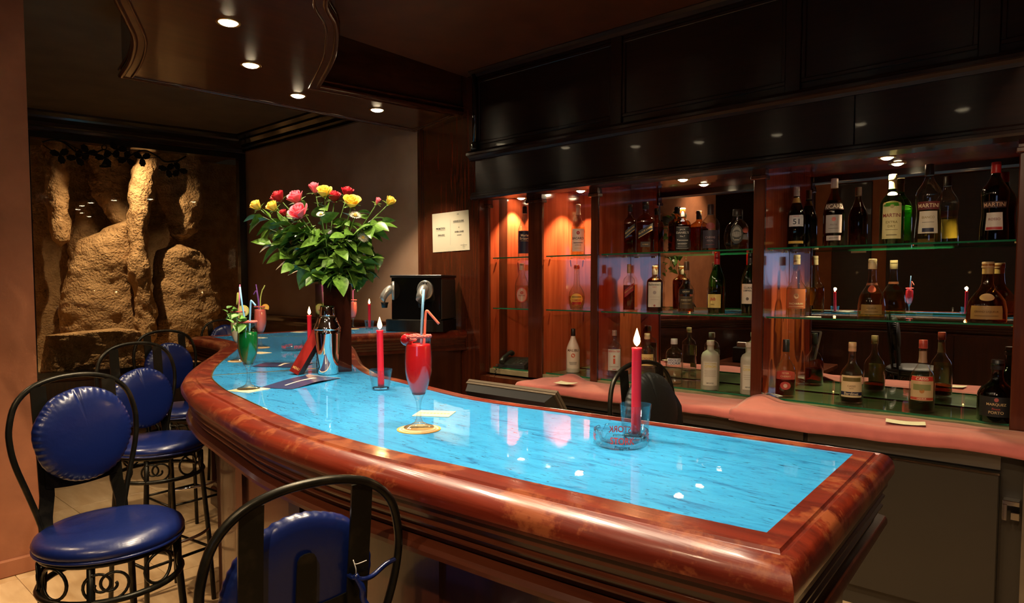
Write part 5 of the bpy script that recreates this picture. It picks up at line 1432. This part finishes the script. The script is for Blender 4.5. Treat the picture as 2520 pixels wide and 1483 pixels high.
bottle(1751, 837, 44, 0, 3.58, 'frosted vodka bottle with yellow lettering, front of the middle niche', 'vodka', 'bottle_frost', None, .5, ((.55, .50, .40), .10), [(.10, .58, .8, (.60, .60, .47), [('Country of Sweden', .008, .92, (.55, .45, .05)), ('CITRON', .013, .80, (.65, .52, .04)), ('=.8', .0015, .62, (.25, .22, .15)), ('=.75', .0015, .56, (.25, .22, .15)), ('=.8', .0015, .50, (.25, .22, .15)), ('=.7', .0015, .44, (.25, .22, .15)), ('=.8', .0015, .38, (.25, .22, .15)), ('IMPORTED', .006, .10, K)], '')])
bottle(1848, 842, 42, 0, 3.57, 'second frosted vodka bottle, cut off by the post of the middle niche', 'vodka', 'bottle_frost', None, .5, ((.55, .50, .40), .10), [(.10, .58, .8, (.60, .60, .47), [('Country of Sweden', .008, .92, (.55, .45, .05)), ('CITRON', .013, .80, (.65, .52, .04)), ('=.8', .0015, .58, (.25, .22, .15)), ('=.8', .0015, .50, (.25, .22, .15)), ('=.7', .0015, .42, (.25, .22, .15)), ('IMPORTED', .006, .10, K)], '')])
# --- right niche, upper shelf
bottle(1956, 460, 42, 2, 3.79, 'dark green pastis bottle with a white number label, far left of the wide niche', 'slope', 'bottle_dkgreen', 'liq_dark', .6, ((.66, .60, .52), .15), [(.36, .54, .85, (.62, .62, .66), [('51', .030, .42, NAVY), ('PASTIS', .007, .88, RED)], ''), (.09, .13, .9, (.70, .48, .10), [], '')], neck=((.62, .42, .12), .74, .82))
bottle(2048, 440, 48, 2, 3.66, 'tall brown pastis bottle with grey crest label', 'slope', 'bottle_brown', 'liq_dark', .68, ((.74, .64, .52), .14), [(.54, .63, 1.1, (.10, .06, .05), [('RICARD', .022, .5, (.78, .70, .56))], ''), (.20, .46, .80, (.42, .38, .36), [('o.010', .01, .76, (.5, .12, .1)), ('PASTIS', .008, .45, (.2, .16, .15)), ('=.6', .0015, .25, K)], ''), (.09, .16, .7, (.55, .46, .44), [('=.6', .002, .5, K)], '')])
bottle(2190, 430, 54, 2, 3.80, 'bright green vermouth bottle lit by the downlight, cream label', 'std', 'bottle_green', 'liq_pale', .5, ((.62, .66, .34), .08), [(.10, .62, .82, (.92, .84, .42), [('MARTINI', .018, .62, (.30, .03, .02)), ('o.009', .01, .86, (.55, .45, .15)), ('EXTRA', .012, .44, (.35, .25, .05)), ('DRY', .012, .33, (.35, .25, .05)), ('=.6', .002, .24, (.3, .2, .05)), ('=.5', .005, .10, (.3, .25, .1)), ('=.92', .0015, .96, (.4, .3, .05))], 'arch'), (.70, .755, .9, (.90, .80, .46), [], 'oval')], neck=((.86, .78, .40), .80, .92))
bottle(2279, 405, 58, 2, 3.63, 'tall clear vermouth bottle with pale wine and dark red name band', 'waist', 'bottle_clear', 'liq_pale', .42, ((.03, .025, .02), .14), [(.42, .52, 1.0, (.16, .03, .03), [('MARTINI', .018, .5, CRM)], ''), (.12, .40, .78, (.80, .74, .58), [('BIANCO', .011, .72, (.4, .3, .1)), ('=.6', .0015, .5, K), ('=.55', .018, .15, NAVY)], '')])
bottle(2441, 400, 60, 2, 3.69, 'dark red-capped vermouth bottle far right of the upper shelf', 'waist', 'bottle_dkgreen', 'liq_dark', .6, ((.42, .02, .02), .14), [(.42, .50, 1.0, (.05, .02, .02), [('MARTINI', .018, .5, (.65, .42, .26))], ''), (.14, .36, .62, (.72, .64, .56), [('ROSSO', .011, .62, (.25, .05, .05)), ('=.9', .012, .10, (.45, .03, .03))], '')])
# --- right niche, lower shelf
bottle(1960, 627, 46, 1, 3.74, 'shaped liqueur bottle with brick-red label, lower shelf of the wide niche', 'bulge', 'bottle_clear', 'liq_pale', .45, ((.66, .52, .34), .16), [(.12, .44, 1.1, (.42, .12, .05), [('o.013', .02, .64, (.55, .30, .16)), ('PACHARAN', .010, .25, CRM), ('=.7', .0015, .1, CRM)], '')])
bottle(2146, 637, 62, 1, 3.66, 'amber bell-shaped liqueur bottle with red wax seal', 'bell', 'bottle_clear', 'liq_gold', .42, ((.70, .55, .30), .17), [(.08, .24, .8, (.32, .20, .06), [('LIQUEUR', .009, .6, (.1, .05, .01)), ('=.6', .002, .25, (.1, .05, .01))], ''), (.44, .56, .5, (.62, .12, .06), [], 'oval')], neck=((.30, .10, .05), .56, .60))
bottle(2430, 644, 84, 1, 3.64, 'squat amber cognac-liqueur bottle with round seal, far right', 'bell', 'bottle_brown', 'liq_amber', .30, ((.45, .28, .14), .10), [(.06, .28, .85, (.38, .22, .07), [('GRAND LIQUEUR', .010, .55, (.12, .05, .01)), ('=.7', .002, .25, (.12, .05, .01))], ''), (.36, .48, .48, (.60, .36, .18), [], 'oval')], neck=((.45, .30, .10), .80, .90))
# --- right niche, floor
bottle(1938, 835, 46, 0, 3.66, 'dark cherry-liqueur bottle with red label beside the napkin', 'squat', 'bottle_clear', 'liq_red', .30, ((.02, .02, .02), .22), [(.30, .46, 1.1, (.45, .06, .04), [('PETER', .009, .7, (.72, .45, .25)), ('CHERRY', .010, .35, (.72, .45, .25))], 'arch'), (.12, .26, .55, (.50, .06, .05), [('o.010', .01, .5, (.75, .45, .35))], 'oval')])
bottle(2102, 842, 52, 0, 3.67, 'clear syrup bottle with cream label and navy band', 'squat', 'bottle_clear', 'liq_dark', .12, ((.72, .46, .26), .15), [(.10, .46, 1.0, (.80, .62, .34), [('=.8', .020, .82, (.15, .12, .03)), ('CASSIS', .009, .52, (.3, .15, .05)), ('DIJON', .007, .40, (.3, .15, .05)), ('=.98', .018, .17, NAVY), ('Bardinet', .014, .17, CRM)], '')])
bottle(2277, 836, 55, 0, 3.64, 'blackcurrant liqueur bottle with red and green picture label', 'squat', 'bottle_clear', 'liq_dark', .16, ((.50, .07, .05), .12), [(.16, .50, 1.0, (.62, .46, .24), [('=.98', .020, .90, (.58, .04, .03)), ('CASSIS', .013, .90, CRM), ('=.7', .028, .55, (.25, .28, .10)), ('o.010', .01, .40, (.50, .22, .05)), ('=.98', .012, .08, (.50, .07, .04)), ('LIQUEUR', .008, .08, CRM)], '')], neck=((.40, .26, .16), .68, .84))
bottle(2463, 885, 80, 0, 3.58, 'squat dark green port bottle with black label, bottom right', 'squat', 'bottle_dkgreen', 'liq_dark', .55, ((.02, .02, .02), .16), [(.10, .42, 1.0, (.012, .014, .012), [('o.008', .01, .86, (.5, .12, .1)), ('MARQUEZ', .013, .62, (.62, .48, .22)), ('Finest', .009, .40, (.45, .08, .06)), ('PORTO', .012, .22, (.62, .48, .22))], '')])
